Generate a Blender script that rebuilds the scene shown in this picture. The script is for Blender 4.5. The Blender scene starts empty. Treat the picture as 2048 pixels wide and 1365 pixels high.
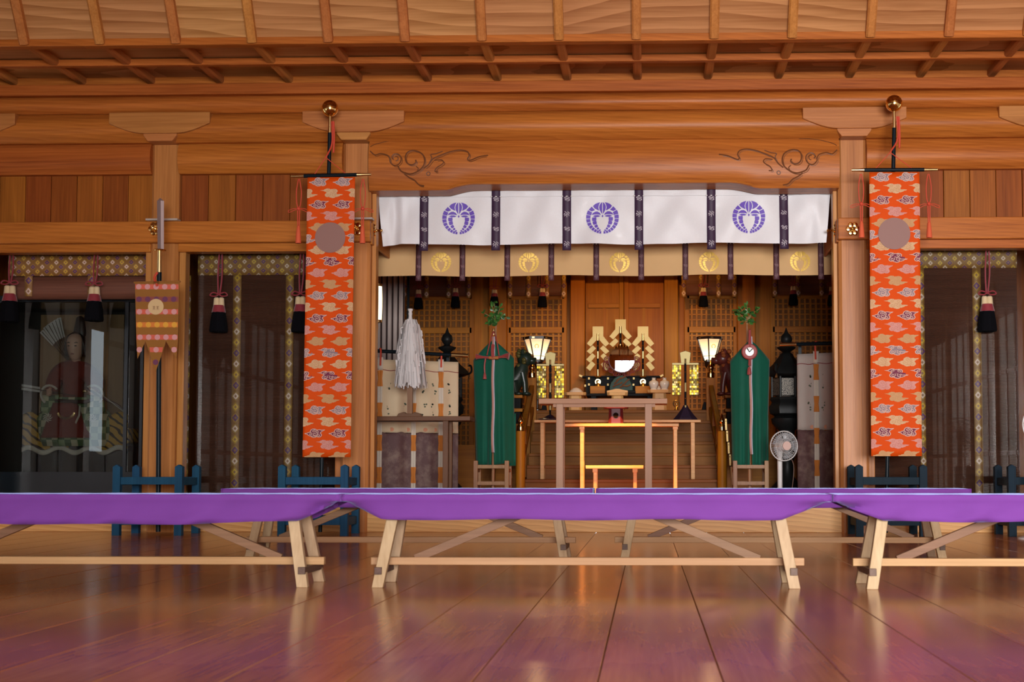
import bpy, math, random
from mathutils import Vector, Matrix, Euler
random.seed(11)
S = bpy.context.scene
COL = S.collection
R = math.radians

# ---------------------------------------------------------------- camera
F = 2900.0; PX, PY = 1205.0, 777.0; H = 0.516
YAW = math.atan(90 / F); PIT = math.atan(165 / F)
cd = bpy.data.cameras.new('camera'); cam = bpy.data.objects.new('camera', cd); COL.objects.link(cam)
cam.location = (0, 0, H); cam.rotation_euler = (math.pi / 2 + PIT, 0, YAW)
cd.sensor_width = 36.0; cd.sensor_fit = 'HORIZONTAL'; cd.lens = F / 2048 * 36
cd.shift_x = (1024 - PX) / 2048; cd.shift_y = (PY - 682.5) / 2048
cd.clip_start = 0.05; cd.clip_end = 200
cd.dof.use_dof = True; cd.dof.focus_distance = 11.8; cd.dof.aperture_fstop = 6.3
S.camera = cam
ROT = Euler((math.pi / 2 + PIT, 0, YAW)).to_matrix()

def at(px, py, Y):
    d = ROT @ Vector(((px - PX) / F, -(py - PY) / F, -1.0))
    t = Y / d.y
    return Vector((d.x * t, Y, H + d.z * t))

def flo(px, py, z=0.0):
    d = ROT @ Vector(((px - PX) / F, -(py - PY) / F, -1.0))
    t = (z - H) / d.z
    return Vector((d.x * t, d.y * t, z))

def ax(px, Y): return at(px, 900, Y).x
def az(py, Y, px=1205): return at(px, py, Y).z

# ---------------------------------------------------------------- light
S.view_settings.view_transform = 'Standard'; S.view_settings.look = 'None'
S.view_settings.exposure = 0.0; S.view_settings.gamma = 1.0
S.view_settings.use_curve_mapping = False
w = bpy.data.worlds.new('sky'); S.world = w; w.use_nodes = True
bg = w.node_tree.nodes['Background']; bg.inputs[0].default_value = (0.78, 0.89, 1.0, 1); bg.inputs[1].default_value = 5.6
S.cycles.max_bounces = 8; S.cycles.diffuse_bounces = 4; S.cycles.glossy_bounces = 4; S.cycles.transmission_bounces = 6
S.cycles.transparent_max_bounces = 12
S.cycles.sample_clamp_indirect = 6.0; S.cycles.caustics_reflective = False; S.cycles.caustics_refractive = False

def area(name, loc, rot, sx, sy, power, col):
    l = bpy.data.lights.new(name, 'AREA'); l.shape = 'RECTANGLE'; l.size = sx; l.size_y = sy; l.energy = power; l.color = col
    o = bpy.data.objects.new(name, l); COL.objects.link(o); o.location = loc; o.rotation_euler = rot
    return o

def spot(name, loc, target, power, col, angle, blend=0.4, radius=0.05):
    l = bpy.data.lights.new(name, 'SPOT'); l.energy = power; l.color = col; l.spot_size = R(angle); l.spot_blend = blend
    l.shadow_soft_size = radius
    o = bpy.data.objects.new(name, l); COL.objects.link(o); o.location = loc
    d = Vector(target) - Vector(loc); o.rotation_euler = d.to_track_quat('-Z', 'Y').to_euler()
    return o

# daylight through the wide open entrance behind the camera
key = area('entrance_daylight', (2.2, -7.6, 1.6), (R(90), 0, R(-4)), 6.0, 3.1, 800, (1.0, 0.97, 0.95)); key.data.spread = R(80)
# downlight over the small table; unseen warm spot added for the back wall
spot('downlight_offering', (at(1228, 930, 13.75).x, 13.12, 2.7), (at(1228, 930, 13.75).x, 13.72, 0.55), 1500, (1.0, 0.45, 0.10), 34, 0.35, 0.03)
spot('added_altar_spot', (0.0, 14.6, 3.5), (-0.25, 17.2, 1.85), 165, (1.0, 0.48, 0.12), 72, 0.9)

# ---------------------------------------------------------------- mesh builder
class MB:
    def __init__(s): s.v = []; s.f = []; s.m = []
    def add(s, vs, fs, m=0):
        n = len(s.v); s.v += [tuple(p) for p in vs]
        for f in fs: s.f.append(tuple(i + n for i in f)); s.m.append(m)
        return s
    def box(s, x0, x1, y0, y1, z0, z1, m=0):
        vs = [(x, y, z) for z in (z0, z1) for y in (y0, y1) for x in (x0, x1)]
        return s.add(vs, [(0, 2, 3, 1), (4, 5, 7, 6), (0, 1, 5, 4), (2, 6, 7, 3), (0, 4, 6, 2), (1, 3, 7, 5)], m)
    def bar(s, p, q, wd, th, up=(0, 0, 1), m=0):
        p = Vector(p); q = Vector(q); d = (q - p).normalized(); u = Vector(up)
        if abs(d.dot(u)) > 0.98: u = Vector((0, 1, 0))
        a = d.cross(u).normalized(); b = a.cross(d).normalized(); a *= wd / 2; b *= th / 2
        vs = [c + i * a + j * b for c in (p, q) for i, j in ((-1, -1), (1, -1), (1, 1), (-1, 1))]
        return s.add(vs, [(3, 2, 1, 0), (4, 5, 6, 7), (0, 1, 5, 4), (1, 2, 6, 5), (2, 3, 7, 6), (3, 0, 4, 7)], m)
    def ext(s, poly, a0, a1, axis='y', m=0, cap=True):
        f = {'y': lambda u, v, a: (u, a, v), 'x': lambda u, v, a: (a, u, v), 'z': lambda u, v, a: (u, v, a)}[axis]
        n = len(poly)
        vs = [f(u, v, a0) for u, v in poly] + [f(u, v, a1) for u, v in poly]
        fs = [(i, (i + 1) % n, n + (i + 1) % n, n + i) for i in range(n)]
        if cap: fs += [tuple(range(n - 1, -1, -1)), tuple(range(n, 2 * n))]
        return s.add(vs, fs, m)
    def tube(s, pts, r, seg=8, cap=True, m=0, flat=1.0):
        pts = [Vector(p) for p in pts]; n = len(pts)
        rs = r if isinstance(r, (list, tuple)) else [r] * n
        vs = []; prev = None
        for i, p in enumerate(pts):
            d = (pts[min(i + 1, n - 1)] - pts[max(i - 1, 0)]).normalized()
            u = prev if prev else (Vector((0, 0, 1)) if abs(d.z) < 0.9 else Vector((0, 1, 0)))
            a = d.cross(u)
            if a.length < 1e-5: a = d.cross(Vector((1, 0, 0)))
            a.normalize(); b = a.cross(d).normalized(); prev = b
            for k in range(seg):
                t = 2 * math.pi * k / seg
                vs.append(p + rs[i] * (math.cos(t) * a + math.sin(t) * b * flat))
        fs = [(i * seg + k, i * seg + (k + 1) % seg, (i + 1) * seg + (k + 1) % seg, (i + 1) * seg + k) for i in range(n - 1) for k in range(seg)]
        if cap: fs += [tuple(range(seg - 1, -1, -1)), tuple(range((n - 1) * seg, n * seg))]
        return s.add(vs, fs, m)
    def lathe(s, prof, c=(0, 0, 0), seg=16, m=0, axis='z', sx=1.0, sy=1.0):
        vs = []
        for r, z in prof:
            for k in range(seg):
                t = 2 * math.pi * k / seg; u = r * math.cos(t) * sx; v = r * math.sin(t) * sy
                vs.append({'z': (c[0] + u, c[1] + v, c[2] + z), 'y': (c[0] + u, c[1] + z, c[2] + v), 'x': (c[0] + z, c[1] + u, c[2] + v)}[axis])
        n = len(prof)
        fs = [(i * seg + k, i * seg + (k + 1) % seg, (i + 1) * seg + (k + 1) % seg, (i + 1) * seg + k) for i in range(n - 1) for k in range(seg)]
        fs += [tuple(range(seg - 1, -1, -1)), tuple(range((n - 1) * seg, n * seg))]
        return s.add(vs, fs, m)
    def ball(s, c, r, seg=16, rings=10, m=0, sz=1.0, sx=1.0, sy=1.0):
        return s.lathe([(max(r * math.sin(math.pi * i / rings), 1e-4), -r * sz * math.cos(math.pi * i / rings)) for i in range(rings + 1)], c, seg, m, 'z', sx, sy)
    def grid(s, fn, nu, nv, m=0):
        vs = [fn(i / nu, j / nv) for j in range(nv + 1) for i in range(nu + 1)]
        fs = [(j * (nu + 1) + i, j * (nu + 1) + i + 1, (j + 1) * (nu + 1) + i + 1, (j + 1) * (nu + 1) + i) for j in range(nv) for i in range(nu)]
        return s.add(vs, fs, m)
    def poly(s, vs, m=0): return s.add(vs, [tuple(range(len(vs)))], m)
    def ribbon(s, pts, wd, m=0, nrm=(0, -1, 0)):
        pts = [Vector(p) for p in pts]; n = len(pts); vs = []; nrm = Vector(nrm)
        ws = wd if isinstance(wd, (list, tuple)) else [wd] * n
        for i, p in enumerate(pts):
            d = (pts[min(i + 1, n - 1)] - pts[max(i - 1, 0)]).normalized(); a = d.cross(nrm).normalized() * ws[i] / 2
            vs += [p - a, p + a]
        return s.add(vs, [(2 * i, 2 * i + 1, 2 * i + 3, 2 * i + 2) for i in range(n - 1)], m)

def rootloc(o):
    while o.parent: o = o.parent
    return o.location.copy()

def build(b, name, mat, parent=None, bevel=0.0, smooth=40, solid=0.0, seg=2, sub=0):
    if parent is not None: org = rootloc(parent)
    else:
        lo = [min(v[i] for v in b.v) for i in range(3)]; hi = [max(v[i] for v in b.v) for i in range(3)]
        org = Vector(((lo[0] + hi[0]) / 2, (lo[1] + hi[1]) / 2, lo[2]))
    me = bpy.data.meshes.new(name)
    me.from_pydata([(v[0] - org[0], v[1] - org[1], v[2] - org[2]) for v in b.v], [], b.f)
    mats = mat if isinstance(mat, (list, tuple)) else [mat]
    for m in mats: me.materials.append(m)
    if len(mats) > 1: me.polygons.foreach_set('material_index', b.m)
    me.validate()
    if smooth:
        me.polygons.foreach_set('use_smooth', [True] * len(me.polygons)); me.set_sharp_from_angle(angle=R(smooth))
    o = bpy.data.objects.new(name, me); COL.objects.link(o)
    if parent is not None: o.parent = parent
    else: o.location = org
    if solid:
        md = o.modifiers.new('thickness', 'SOLIDIFY'); md.thickness = solid; md.offset = 0
    if sub:
        md = o.modifiers.new('sub', 'SUBSURF'); md.levels = sub; md.render_levels = sub
    if bevel:
        md = o.modifiers.new('bevel', 'BEVEL'); md.width = bevel; md.segments = seg; md.limit_method = 'ANGLE'; md.angle_limit = R(35)
    return o

def tag(o, label=None, cat=None, group=None, kind=None):
    if label: o['label'] = label
    if cat: o['category'] = cat
    if group: o['group'] = group
    if kind: o['kind'] = kind
    return o

def thing(name, label, cat, loc, group=None, kind=None):
    o = bpy.data.objects.new(name, None); COL.objects.link(o); o.location = loc; o.empty_display_size = 0.1
    return tag(o, label, cat, group, kind)

def copy_tree(o, parent=None, delta=None):
    c = o.copy(); COL.objects.link(c); c.parent = parent
    if parent is None and delta is not None: c.location = o.location + Vector(delta)
    for ch in list(o.children): copy_tree(ch, c)
    return c

def dup(o, delta, label=None, mirror=False, rotz=0):
    c = copy_tree(o, None, delta)
    if label: c['label'] = label
    if mirror: c.scale = (-1, 1, 1)
    if rotz: c.rotation_euler.z = rotz
    return c

# ---------------------------------------------------------------- materials
def mat(name, col=(0.5, 0.5, 0.5), rough=0.5, metal=0.0, spec=0.5, emit=None, es=0.0, sheen=0.0, coat=0.0, trans=0.0):
    m = bpy.data.materials.new(name); m.use_nodes = True
    p = m.node_tree.nodes['Principled BSDF']
    p.inputs['Base Color'].default_value = (*col, 1); p.inputs['Roughness'].default_value = rough
    p.inputs['Metallic'].default_value = metal; p.inputs['Specular IOR Level'].default_value = spec
    if emit: p.inputs['Emission Color'].default_value = (*emit, 1); p.inputs['Emission Strength'].default_value = es
    if sheen: p.inputs['Sheen Weight'].default_value = sheen
    if coat: p.inputs['Coat Weight'].default_value = coat; p.inputs['Coat Roughness'].default_value = 0.1
    if trans: p.inputs['Transmission Weight'].default_value = trans
    return m

class NT:
    def __init__(s, m): s.t = m.node_tree; s.m = m; s.p = s.t.nodes.get('Principled BSDF')
    def n(s, typ, **kw):
        o = s.t.nodes.new(typ)
        for k, v in kw.items(): setattr(o, k, v)
        return o
    def l(s, a, b): s.t.links.new(a, b)
    def set(s, sock, v):
        if hasattr(v, 'is_linked') or isinstance(v, bpy.types.NodeSocket): s.l(v, sock)
        else: sock.default_value = v
    def math(s, op, a, b=0.0, c=0.0):
        o = s.n('ShaderNodeMath', operation=op)
        for i, v in enumerate((a, b, c)): s.set(o.inputs[i], v)
        return o.outputs[0]
    def mix(s, fac, a, b, blend='MIX'):
        o = s.n('ShaderNodeMix', data_type='RGBA', blend_type=blend)
        s.set(o.inputs[0], fac); s.set(o.inputs[6], a if not isinstance(a, tuple) else (*a, 1)); s.set(o.inputs[7], b if not isinstance(b, tuple) else (*b, 1))
        return o.outputs[2]
    def ramp(s, fac, stops):
        o = s.n('ShaderNodeValToRGB'); e = o.color_ramp.elements
        while len(e) < len(stops): e.new(0.5)
        for i, (p, c) in enumerate(stops): e[i].position = p; e[i].color = (*c, 1)
        s.set(o.inputs[0], fac); return o.outputs[0]
    def coords(s, scale=(1, 1, 1), rnd=True):
        tc = s.n('ShaderNodeTexCoord').outputs['Object']
        if rnd:
            oi = s.n('ShaderNodeObjectInfo').outputs['Random']
            vm = s.n('ShaderNodeVectorMath', operation='MULTIPLY_ADD'); s.l(oi, vm.inputs[0]); vm.inputs[1].default_value = (41, 23, 31); s.l(tc, vm.inputs[2])
            tc = vm.outputs[0]
        mp = s.n('ShaderNodeMapping'); s.l(tc, mp.inputs[0]); mp.inputs['Scale'].default_value = scale
        return mp.outputs[0]
    def noise(s, vec, scale=1.0, detail=3.0, rough=0.5, dist=0.0):
        o = s.n('ShaderNodeTexNoise'); s.l(vec, o.inputs['Vector']); o.inputs['Scale'].default_value = scale
        o.inputs['Detail'].default_value = detail; o.inputs['Roughness'].default_value = rough; o.inputs['Distortion'].default_value = dist
        return o.outputs[0]
    def bump(s, h, strength=0.1, dist=0.01):
        o = s.n('ShaderNodeBump'); s.l(h, o.inputs['Height']); o.inputs['Strength'].default_value = strength; o.inputs['Distance'].default_value = dist
        s.l(o.outputs[0], s.p.inputs['Normal'])

def wood(name, dark, light, axis='x', rough=0.45, spec=0.22, vary=0.25, rings=0.0, bump=0.06, coat=0.0, wav=0.0, rscale=9.0):
    m = mat(name, light, rough, spec=spec, coat=coat); t = NT(m)
    k = {'x': 0, 'y': 1, 'z': 2}[axis]
    sc = [7.0] * 3; sc[k] = 0.45
    fs = [70.0] * 3; fs[k] = 1.6
    a = t.noise(t.coords(tuple(sc)), 1.0, 4, 0.6, 0.8)
    b = t.noise(t.coords(tuple(fs)), 1.0, 3, 0.6, 0.2)
    fac = t.math('MULTIPLY_ADD', b, 0.45, t.math('MULTIPLY', a, 0.62))
    if rings:
        rs = [1.0] * 3; rs[k] = 0.28
        wv = t.n('ShaderNodeTexWave', wave_type='RINGS', rings_direction='X' if k else 'Y', wave_profile='SAW')
        t.l(t.coords(tuple(rs)), wv.inputs[0]); wv.inputs['Scale'].default_value = rscale; wv.inputs['Distortion'].default_value = 5.0
        wv.inputs['Detail'].default_value = 2.0; wv.inputs['Detail Scale'].default_value = 0.7
        fac = t.math('MULTIPLY_ADD', wv.outputs[1], -rings, t.math('ADD', fac, rings * 0.45))
    c = t.ramp(fac, [(0.28, dark), (0.72, light)])
    if vary:
        oi = t.n('ShaderNodeObjectInfo').outputs['Random']
        hv = t.n('ShaderNodeHueSaturation'); t.l(c, hv.inputs['Color'])
        t.l(t.math('MULTIPLY_ADD', oi, vary, 1 - vary / 2), hv.inputs['Value'])
        t.l(t.math('MULTIPLY_ADD', oi, 0.016, 0.492), hv.inputs['Hue'])
        c = hv.outputs[0]
    t.l(c, t.p.inputs['Base Color'])
    h = b
    if wav:
        ws = [2.2] * 3; ws[k] = 0.5
        h = t.math('MULTIPLY_ADD', t.noise(t.coords(tuple(ws)), 1.0, 2), wav, t.math('MULTIPLY', b, 0.15))
    t.bump(h, bump, 0.01)
    return m

BEAM = wood('beam_wood', (0.22, 0.054, 0.008), (0.52, 0.165, 0.030), 'x', 0.36, spec=0.14, rings=0.10)
BEAMY = wood('beam_wood_deep', (0.20, 0.050, 0.008), (0.46, 0.15, 0.028), 'y', 0.42, spec=0.14)
PILLAR = wood('pillar_wood', (0.27, 0.088, 0.018), (0.56, 0.235, 0.068), 'z', 0.36, spec=0.22, vary=0.08)
PILX = wood('bracket_wood', (0.27, 0.088, 0.018), (0.56, 0.235, 0.068), 'x', 0.36, spec=0.22, vary=0.08)
CEILB = wood('ceiling_board_wood', (0.30, 0.118, 0.034), (0.55, 0.265, 0.10), 'x', 0.55, spec=0.15, rings=0.34, vary=0.22, rscale=4.0)
RIB = wood('rib_wood', (0.30, 0.095, 0.020), (0.56, 0.22, 0.06), 'y', 0.45, spec=0.15, vary=0.15)
WALLB = wood('wall_board_wood', (0.13, 0.030, 0.004), (0.34, 0.098, 0.015), 'z', 0.45, spec=0.12, vary=0.30)
PLANK = wood('floor_plank_wood', (0.31, 0.108, 0.026), (0.60, 0.25, 0.070), 'y', 0.17, spec=0.24, vary=0.20, rings=0.10, bump=0.02, wav=0.25)
STEPW = wood('step_wood', (0.50, 0.215, 0.070), (0.74, 0.40, 0.16), 'x', 0.42, spec=0.25, rings=0.28)
BENCHW = wood('bench_wood', (0.30, 0.18, 0.09), (0.50, 0.35, 0.21), 'z', 0.55, spec=0.2, vary=0.2)
BENCHX = wood('bench_rail_wood', (0.30, 0.145, 0.06), (0.50, 0.285, 0.14), 'x', 0.55, spec=0.25, vary=0.25)
BRACE = wood('bench_brace_wood', (0.12, 0.055, 0.028), (0.25, 0.125, 0.066), 'x', 0.55, spec=0.25, vary=0.4)
DARKW = wood('dark_block_wood', (0.06, 0.032, 0.022), (0.16, 0.095, 0.07), 'y', 0.5)
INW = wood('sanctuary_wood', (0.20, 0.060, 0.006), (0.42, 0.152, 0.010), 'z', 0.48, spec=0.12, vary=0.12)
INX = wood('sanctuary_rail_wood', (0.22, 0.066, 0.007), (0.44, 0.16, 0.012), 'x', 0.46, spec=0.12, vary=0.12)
PALEW = wood('pale_table_wood', (0.30, 0.138, 0.076), (0.46, 0.24, 0.14), 'x', 0.5, spec=0.2)
PALEZ = wood('pale_table_leg_wood', (0.31, 0.16, 0.095), (0.47, 0.27, 0.175), 'z', 0.5, spec=0.2)
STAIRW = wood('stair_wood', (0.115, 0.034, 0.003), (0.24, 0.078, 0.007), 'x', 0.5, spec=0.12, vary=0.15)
HINOKI = wood('offering_table_wood', (0.50, 0.24, 0.075), (0.72, 0.42, 0.16), 'x', 0.45)
BLUEW = wood('blue_painted_wood', (0.006, 0.040, 0.085), (0.012, 0.075, 0.15), 'z', 0.6, spec=0.15, vary=0.15)
NAVYW = wood('navy_painted_wood', (0.003, 0.010, 0.018), (0.006, 0.020, 0.034), 'z', 0.6, spec=0.12, vary=0.1)
GOLD = mat('polished_gold', (0.83, 0.58, 0.22), 0.12, 1.0)
BRASS = mat('brushed_brass', (0.74, 0.53, 0.24), 0.30, 1.0)
GOLDLEAF = mat('gold_paper', (0.37, 0.29, 0.115), 0.5, 0.45)
OLDGOLD = mat('old_gold', (0.42, 0.30, 0.12), 0.5, 0.7)
LACQ = mat('black_lacquer', (0.006, 0.006, 0.007), 0.5, 0.0, spec=0.06)
POLE = mat('black_pole_lacquer', (0.004, 0.009, 0.013), 0.36, spec=0.14)
REDCORD = mat('red_cord', (0.55, 0.055, 0.022), 0.7)
WINE = mat('wine_red_silk', (0.22, 0.012, 0.022), 0.7, sheen=0.3)
BLACKSILK = mat('black_silk', (0.003, 0.003, 0.0045), 0.9, spec=0.08)
CREAM = mat('cream_silk', (0.62, 0.47, 0.27), 0.7, sheen=0.2)
STEEL = mat('mauve_steel', (0.26, 0.18, 0.17), 0.45, 0.4)
GLASSP = bpy.data.materials.new('window_glass'); GLASSP.use_nodes = True
_t = NT(GLASSP); _t.t.nodes.remove(_t.p); _o = _t.t.nodes['Material Output']
_tr = _t.n('ShaderNodeBsdfTransparent'); _tr.inputs[0].default_value = (0.90, 0.93, 0.92, 1)
_gl = _t.n('ShaderNodeBsdfGlossy'); _gl.inputs['Roughness'].default_value = 0.0
_fr = _t.n('ShaderNodeFresnel'); _fr.inputs[0].default_value = 1.5
_mx = _t.n('ShaderNodeMixShader'); _t.l(_t.math('MULTIPLY_ADD', _fr.outputs[0], 0.75, 0.0), _mx.inputs[0]); _t.l(_tr.outputs[0], _mx.inputs[1]); _t.l(_gl.outputs[0], _mx.inputs[2]); _t.l(_mx.outputs[0], _o.inputs[0])
# ================================================================ ROOM
XL, XR, YB, YF = -6.7, 5.8, -4.6, 12.15
# floor: subfloor slab and one mesh shared by all the planks
floor = build(MB().box(XL, XR, YB, 12.3, -0.10, -0.022), 'floor', PLANK); tag(floor, kind='structure')
PW = 0.308; k0 = ax(1368, 7.37); nP = 0
pm = None
k = -26
while k0 + k * PW < XR - 0.02:
    x0 = k0 + k * PW
    if x0 + PW > XL + 0.02:
        if pm is None:
            pm = build(MB().box(x0 + 0.0012, x0 + PW - 0.0012, YB + 0.01, 12.2, -0.022, 0), 'plank', PLANK, floor, bevel=0.0022, seg=1); px0 = x0
        else:
            c = pm.copy(); COL.objects.link(c); c.parent = floor; c.location.x = x0 - px0
    k += 1
# raised sanctuary floor with its front step board
ZS = 0.25
st = build(MB().box(XL, XR, 12.17, 12.28, 0.0, ZS), 'trim_1', STEPW, bevel=0.006); tag(st, kind='structure')
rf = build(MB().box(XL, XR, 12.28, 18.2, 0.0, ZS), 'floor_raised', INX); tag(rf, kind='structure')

# ---- back of the hall: entrance opening behind the camera, shoji sides
SHOJI = mat('backlit_shoji_paper', (0.75, 0.72, 0.66), 0.8, emit=(0.95, 0.90, 0.85), es=0.30)
SHOJI2 = mat('dim_shoji_paper', (0.6, 0.57, 0.52), 0.8, emit=(0.95, 0.90, 0.85), es=0.18)  # same paper, colour and glow turned down to darken the left side
def side_wall(name, x, xin, gap=None):
    rt = thing(name, None, None, (x, 4, 0), kind='structure'); a, b = sorted((x, x + xin))
    ys = [YB + i * 1.86 for i in range(10)]
    for i in range(9):
        y0, y1 = ys[i], min(ys[i + 1], 12.1)
        build(MB().box(a - 0.06, b + 0.02, y0 - 0.09, y0 + 0.09, 0, 3.62), 'post', PILLAR, rt)
        cuts = [y0 + 0.09 + (y1 - y0 - 0.18) * j / 3 for j in range(4)]
        if gap and y0 < gap[0] < y1: cuts = [y0 + 0.09, gap[0], gap[1], y1 - 0.09]
        for j in range(3):
            p0, p1 = cuts[j], cuts[j + 1]
            m = MB()
            if gap and abs(p0 - gap[0]) < 1e-6:
                build(MB().box(a, a + 0.03, p0, p1, 0.0, 0.75), 'wall_board', WALLB, rt); build(MB().box(a, a + 0.03, p0, p1, 2.22, 3.05), 'wall_board', WALLB, rt); continue
            build(MB().box(a, a + 0.02, p0, p1, 0.10, 3.05), 'shoji_paper', SHOJI2 if x < 0 else SHOJI, rt)
            for yy in (p0 + 0.02, p1 - 0.02): m.box(a - 0.015, a + 0.04, yy - 0.02, yy + 0.02, 0.0, 3.05)
            for zz in (0.05, 0.8, 2.1, 3.03): m.box(a - 0.015, a + 0.04, p0, p1, zz - 0.035, zz + 0.035)
            build(m, 'shoji_frame', WALLB, rt)
    build(MB().box(a - 0.04, b, YB, 12.2, 3.05, 4.9), 'wall_board', WALLB, rt)
    return rt
wl = side_wall('wall_left', XL, 0.06, (7.68, 8.22))
wr = side_wall('wall_right', XR, -0.06)
wbk = thing('wall_rear', None, None, (0, YB, 0), kind='structure')
build(MB().box(XL, XR, YB - 0.08, YB, 3.1, 4.9), 'wall_board', WALLB, wbk)
build(MB().box(XL, -2.3, YB - 0.08, YB, 0, 3.1), 'wall_board', WALLB, wbk)
build(MB().box(4.45, XR, YB - 0.08, YB, 0, 3.1), 'wall_board', WALLB, wbk)
for xx in (-2.25, -0.6, 1.1, 2.7, 4.4):
    build(MB().box(xx - 0.1, xx + 0.1, YB - 0.1, YB + 0.08, 0, 3.1), 'post', PILLAR, wbk)

# ---- ceiling: flat coffered strip by the wall, steep cove above it, flat top behind
YE = 11.02; ZR = az(159, 12.10)             # cove edge, underside of ribs at wall
ceil = build(MB().box(XL, XR, YB, 10.62, 4.86, 4.95), 'ceiling', CEILB); tag(ceil, kind='structure')
SP = 0.596; xr0 = at(1275, 150, 12.1).x; YM = 11.58
ribs = [xr0 + i * SP for i in range(-12, 11)]
CA = R(58); cl = 1.20
ribm = MB(); h = 0.062; wd = 0.072
def prism_rib(x0, x1, y0, y1, z, hh):
    m = MB(); c = 0.014
    m.ext([(x0, z + hh), (x0, z + c), (x0 + c, z), (x1 - c, z), (x1, z + c), (x1, z + hh)], y0, y1, 'y')
    return m
base = None
for x in ribs:
    if base is None:
        base = (build(prism_rib(x - wd / 2, x + wd / 2, YE + 0.06, 12.2, ZR + 0.004, h), 'rib', RIB, ceil), x)
        cm = MB()
        d = Vector((0, -math.cos(CA), math.sin(CA))); nrm = Vector((0, -math.sin(CA), -math.cos(CA)))
        p0 = Vector((x, YE - 0.012, ZR + 0.03))
        vs = []
        for e in (p0, p0 + d * cl):
            for a, b in ((-0.036, -0.02), (-0.036, 0.048), (-0.022, 0.062), (0.022, 0.062), (0.036, 0.048), (0.036, -0.02)):
                vs.append(e + Vector((a, 0, 0)) + nrm * b)
        cm.add(vs, [(i, (i + 1) % 6, 6 + (i + 1) % 6, 6 + i) for i in range(6)] + [(5, 4, 3, 2, 1, 0), (6, 7, 8, 9, 10, 11)])
        cbase = build(cm, 'rafter', RIB, ceil)
    else:
        for src in (base[0], cbase):
            c = src.copy(); COL.objects.link(c); c.parent = ceil; c.location.x = x - base[1]
b0 = None
for i in range(len(ribs) - 1):
    x0, x1 = ribs[i] + 0.01, ribs[i + 1] - 0.01
    if b0 is None:
        b0 = []
        b0.append(build(MB().box(x0, x1, YE + 0.05, YM, ZR + h, ZR + h + 0.015), 'board', CEILB, ceil))
        b0.append(build(MB().box(x0, x1, YM, 12.2, ZR + h, ZR + h + 0.015), 'board', CEILB, ceil))
        m = MB(); p0 = Vector((0, YE - 0.012, ZR + 0.03)); vs = []
        for e in (p0, p0 + d * cl):
            for xx in (x0, x1):
                for tt in (0, -0.015): vs.append(e + Vector((xx, 0, 0)) + nrm * tt)
        m.add(vs, [(0, 2, 6, 4), (1, 5, 7, 3), (0, 1, 3, 2), (4, 6, 7, 5), (0, 4, 5, 1), (2, 3, 7, 6)])
        b0.append(build(m, 'board', CEILB, ceil)); bx = ribs[i]
    else:
        for src in b0:
            c = src.copy(); COL.objects.link(c); c.parent = ceil; c.location.x = ribs[i] - bx
for (y0, y1, z0, z1) in ((YE - 0.03, YE + 0.06, ZR - 0.004, ZR + 0.055), (YM - 0.03, YM + 0.03, ZR - 0.002, ZR + 0.055)):
    build(MB().box(XL, XR, y0, y1, z0, z1), 'batten', BEAM, ceil, bevel=0.006)
build(MB().box(XL, XR, 10.38, 10.66, 4.8, 4.9), 'batten', BEAM, ceil)

# ---- the facade between hall and sanctuary
facade = thing('wall_front', None, None, (0, YF, 0), kind='structure')
Pc = [at(-60, 600, YF).x, at(326, 600, YF).x, at(711, 600, YF).x, at(1707, 600, YF).x, at(2098, 600, YF).x]
PWD = 0.118
ztop = az(275, YF)
for i, x in enumerate(Pc):
    c = 0.024; a = PWD
    poly = [(x - a + c, YF), (x + a - c, YF), (x + a, YF + c), (x + a, YF + 2 * a - c), (x + a - c, YF + 2 * a), (x - a + c, YF + 2 * a), (x - a, YF + 2 * a - c), (x - a, YF + c)]
    build(MB().ext(poly, 0, ztop, 'z'), 'pillar', PILLAR, facade)
    zb0, zb1 = az(264, 12.0), az(238, 12.0)
    bw = 0.143
    m = MB().ext([(x - bw, zb1), (x - bw, zb0 + 0.0), (x - 0.105, az(276, 12.0)), (x + 0.105, az(276, 12.0)), (x + bw, zb0), (x + bw, zb1)], 12.0, 12.42, 'y')
    build(m, 'bearing_block', PILX, facade, bevel=0.004)
    L = 0.43; zt, zm, zl = az(218, 11.98), az(240, 11.98), az(260, 11.98)
    pts = [(x - L, zt), (x - L, zm)]
    pts += [(x - L + 0.30 * t, zm + (zl - zm) * math.sin(t * math.pi / 2)) for t in (0.15, 0.3, 0.5, 0.7, 0.85, 1)]
    pts += [(2 * x - p[0], p[1]) for p in reversed(pts)]
    build(MB().ext(pts, 11.975, 12.4, 'y'), 'bracket_arm', PILX, facade, bevel=0.004)

def logbeam(name, x0, x1, ya, bulge, z0, z1, depth=0.30, mt=BEAM):
    n = 10; hh = (z1 - z0) / 2; zc = (z0 + z1) / 2
    prof = [(ya + depth, z0), ]
    for i in range(n + 1):
        t = -1 + 2 * i / n
        prof.append((ya + bulge * (abs(t) ** 2.4), zc + hh * t))
    prof.append((ya + depth, z1))
    return build(MB().ext(prof, x0, x1, 'x'), name, mt, facade, smooth=30)

build(MB().box(XL, XR, 11.985, 12.35, az(182, 11.985), az(160, 11.985)), 'beam', BEAM, facade, bevel=0.006)
build(MB().box(XL, XR, 12.14, 12.2, az(165, 12.1), ZR + 0.09), 'frieze_board', BEAM, facade)
logbeam('beam', XL, XR, 12.02, 0.05, az(217.5, 12.02), az(182, 12.02))
logbeam('beam', XL, XR, 12.00, 0.085, az(276, 12.02), az(217.5, 12.02))
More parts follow.
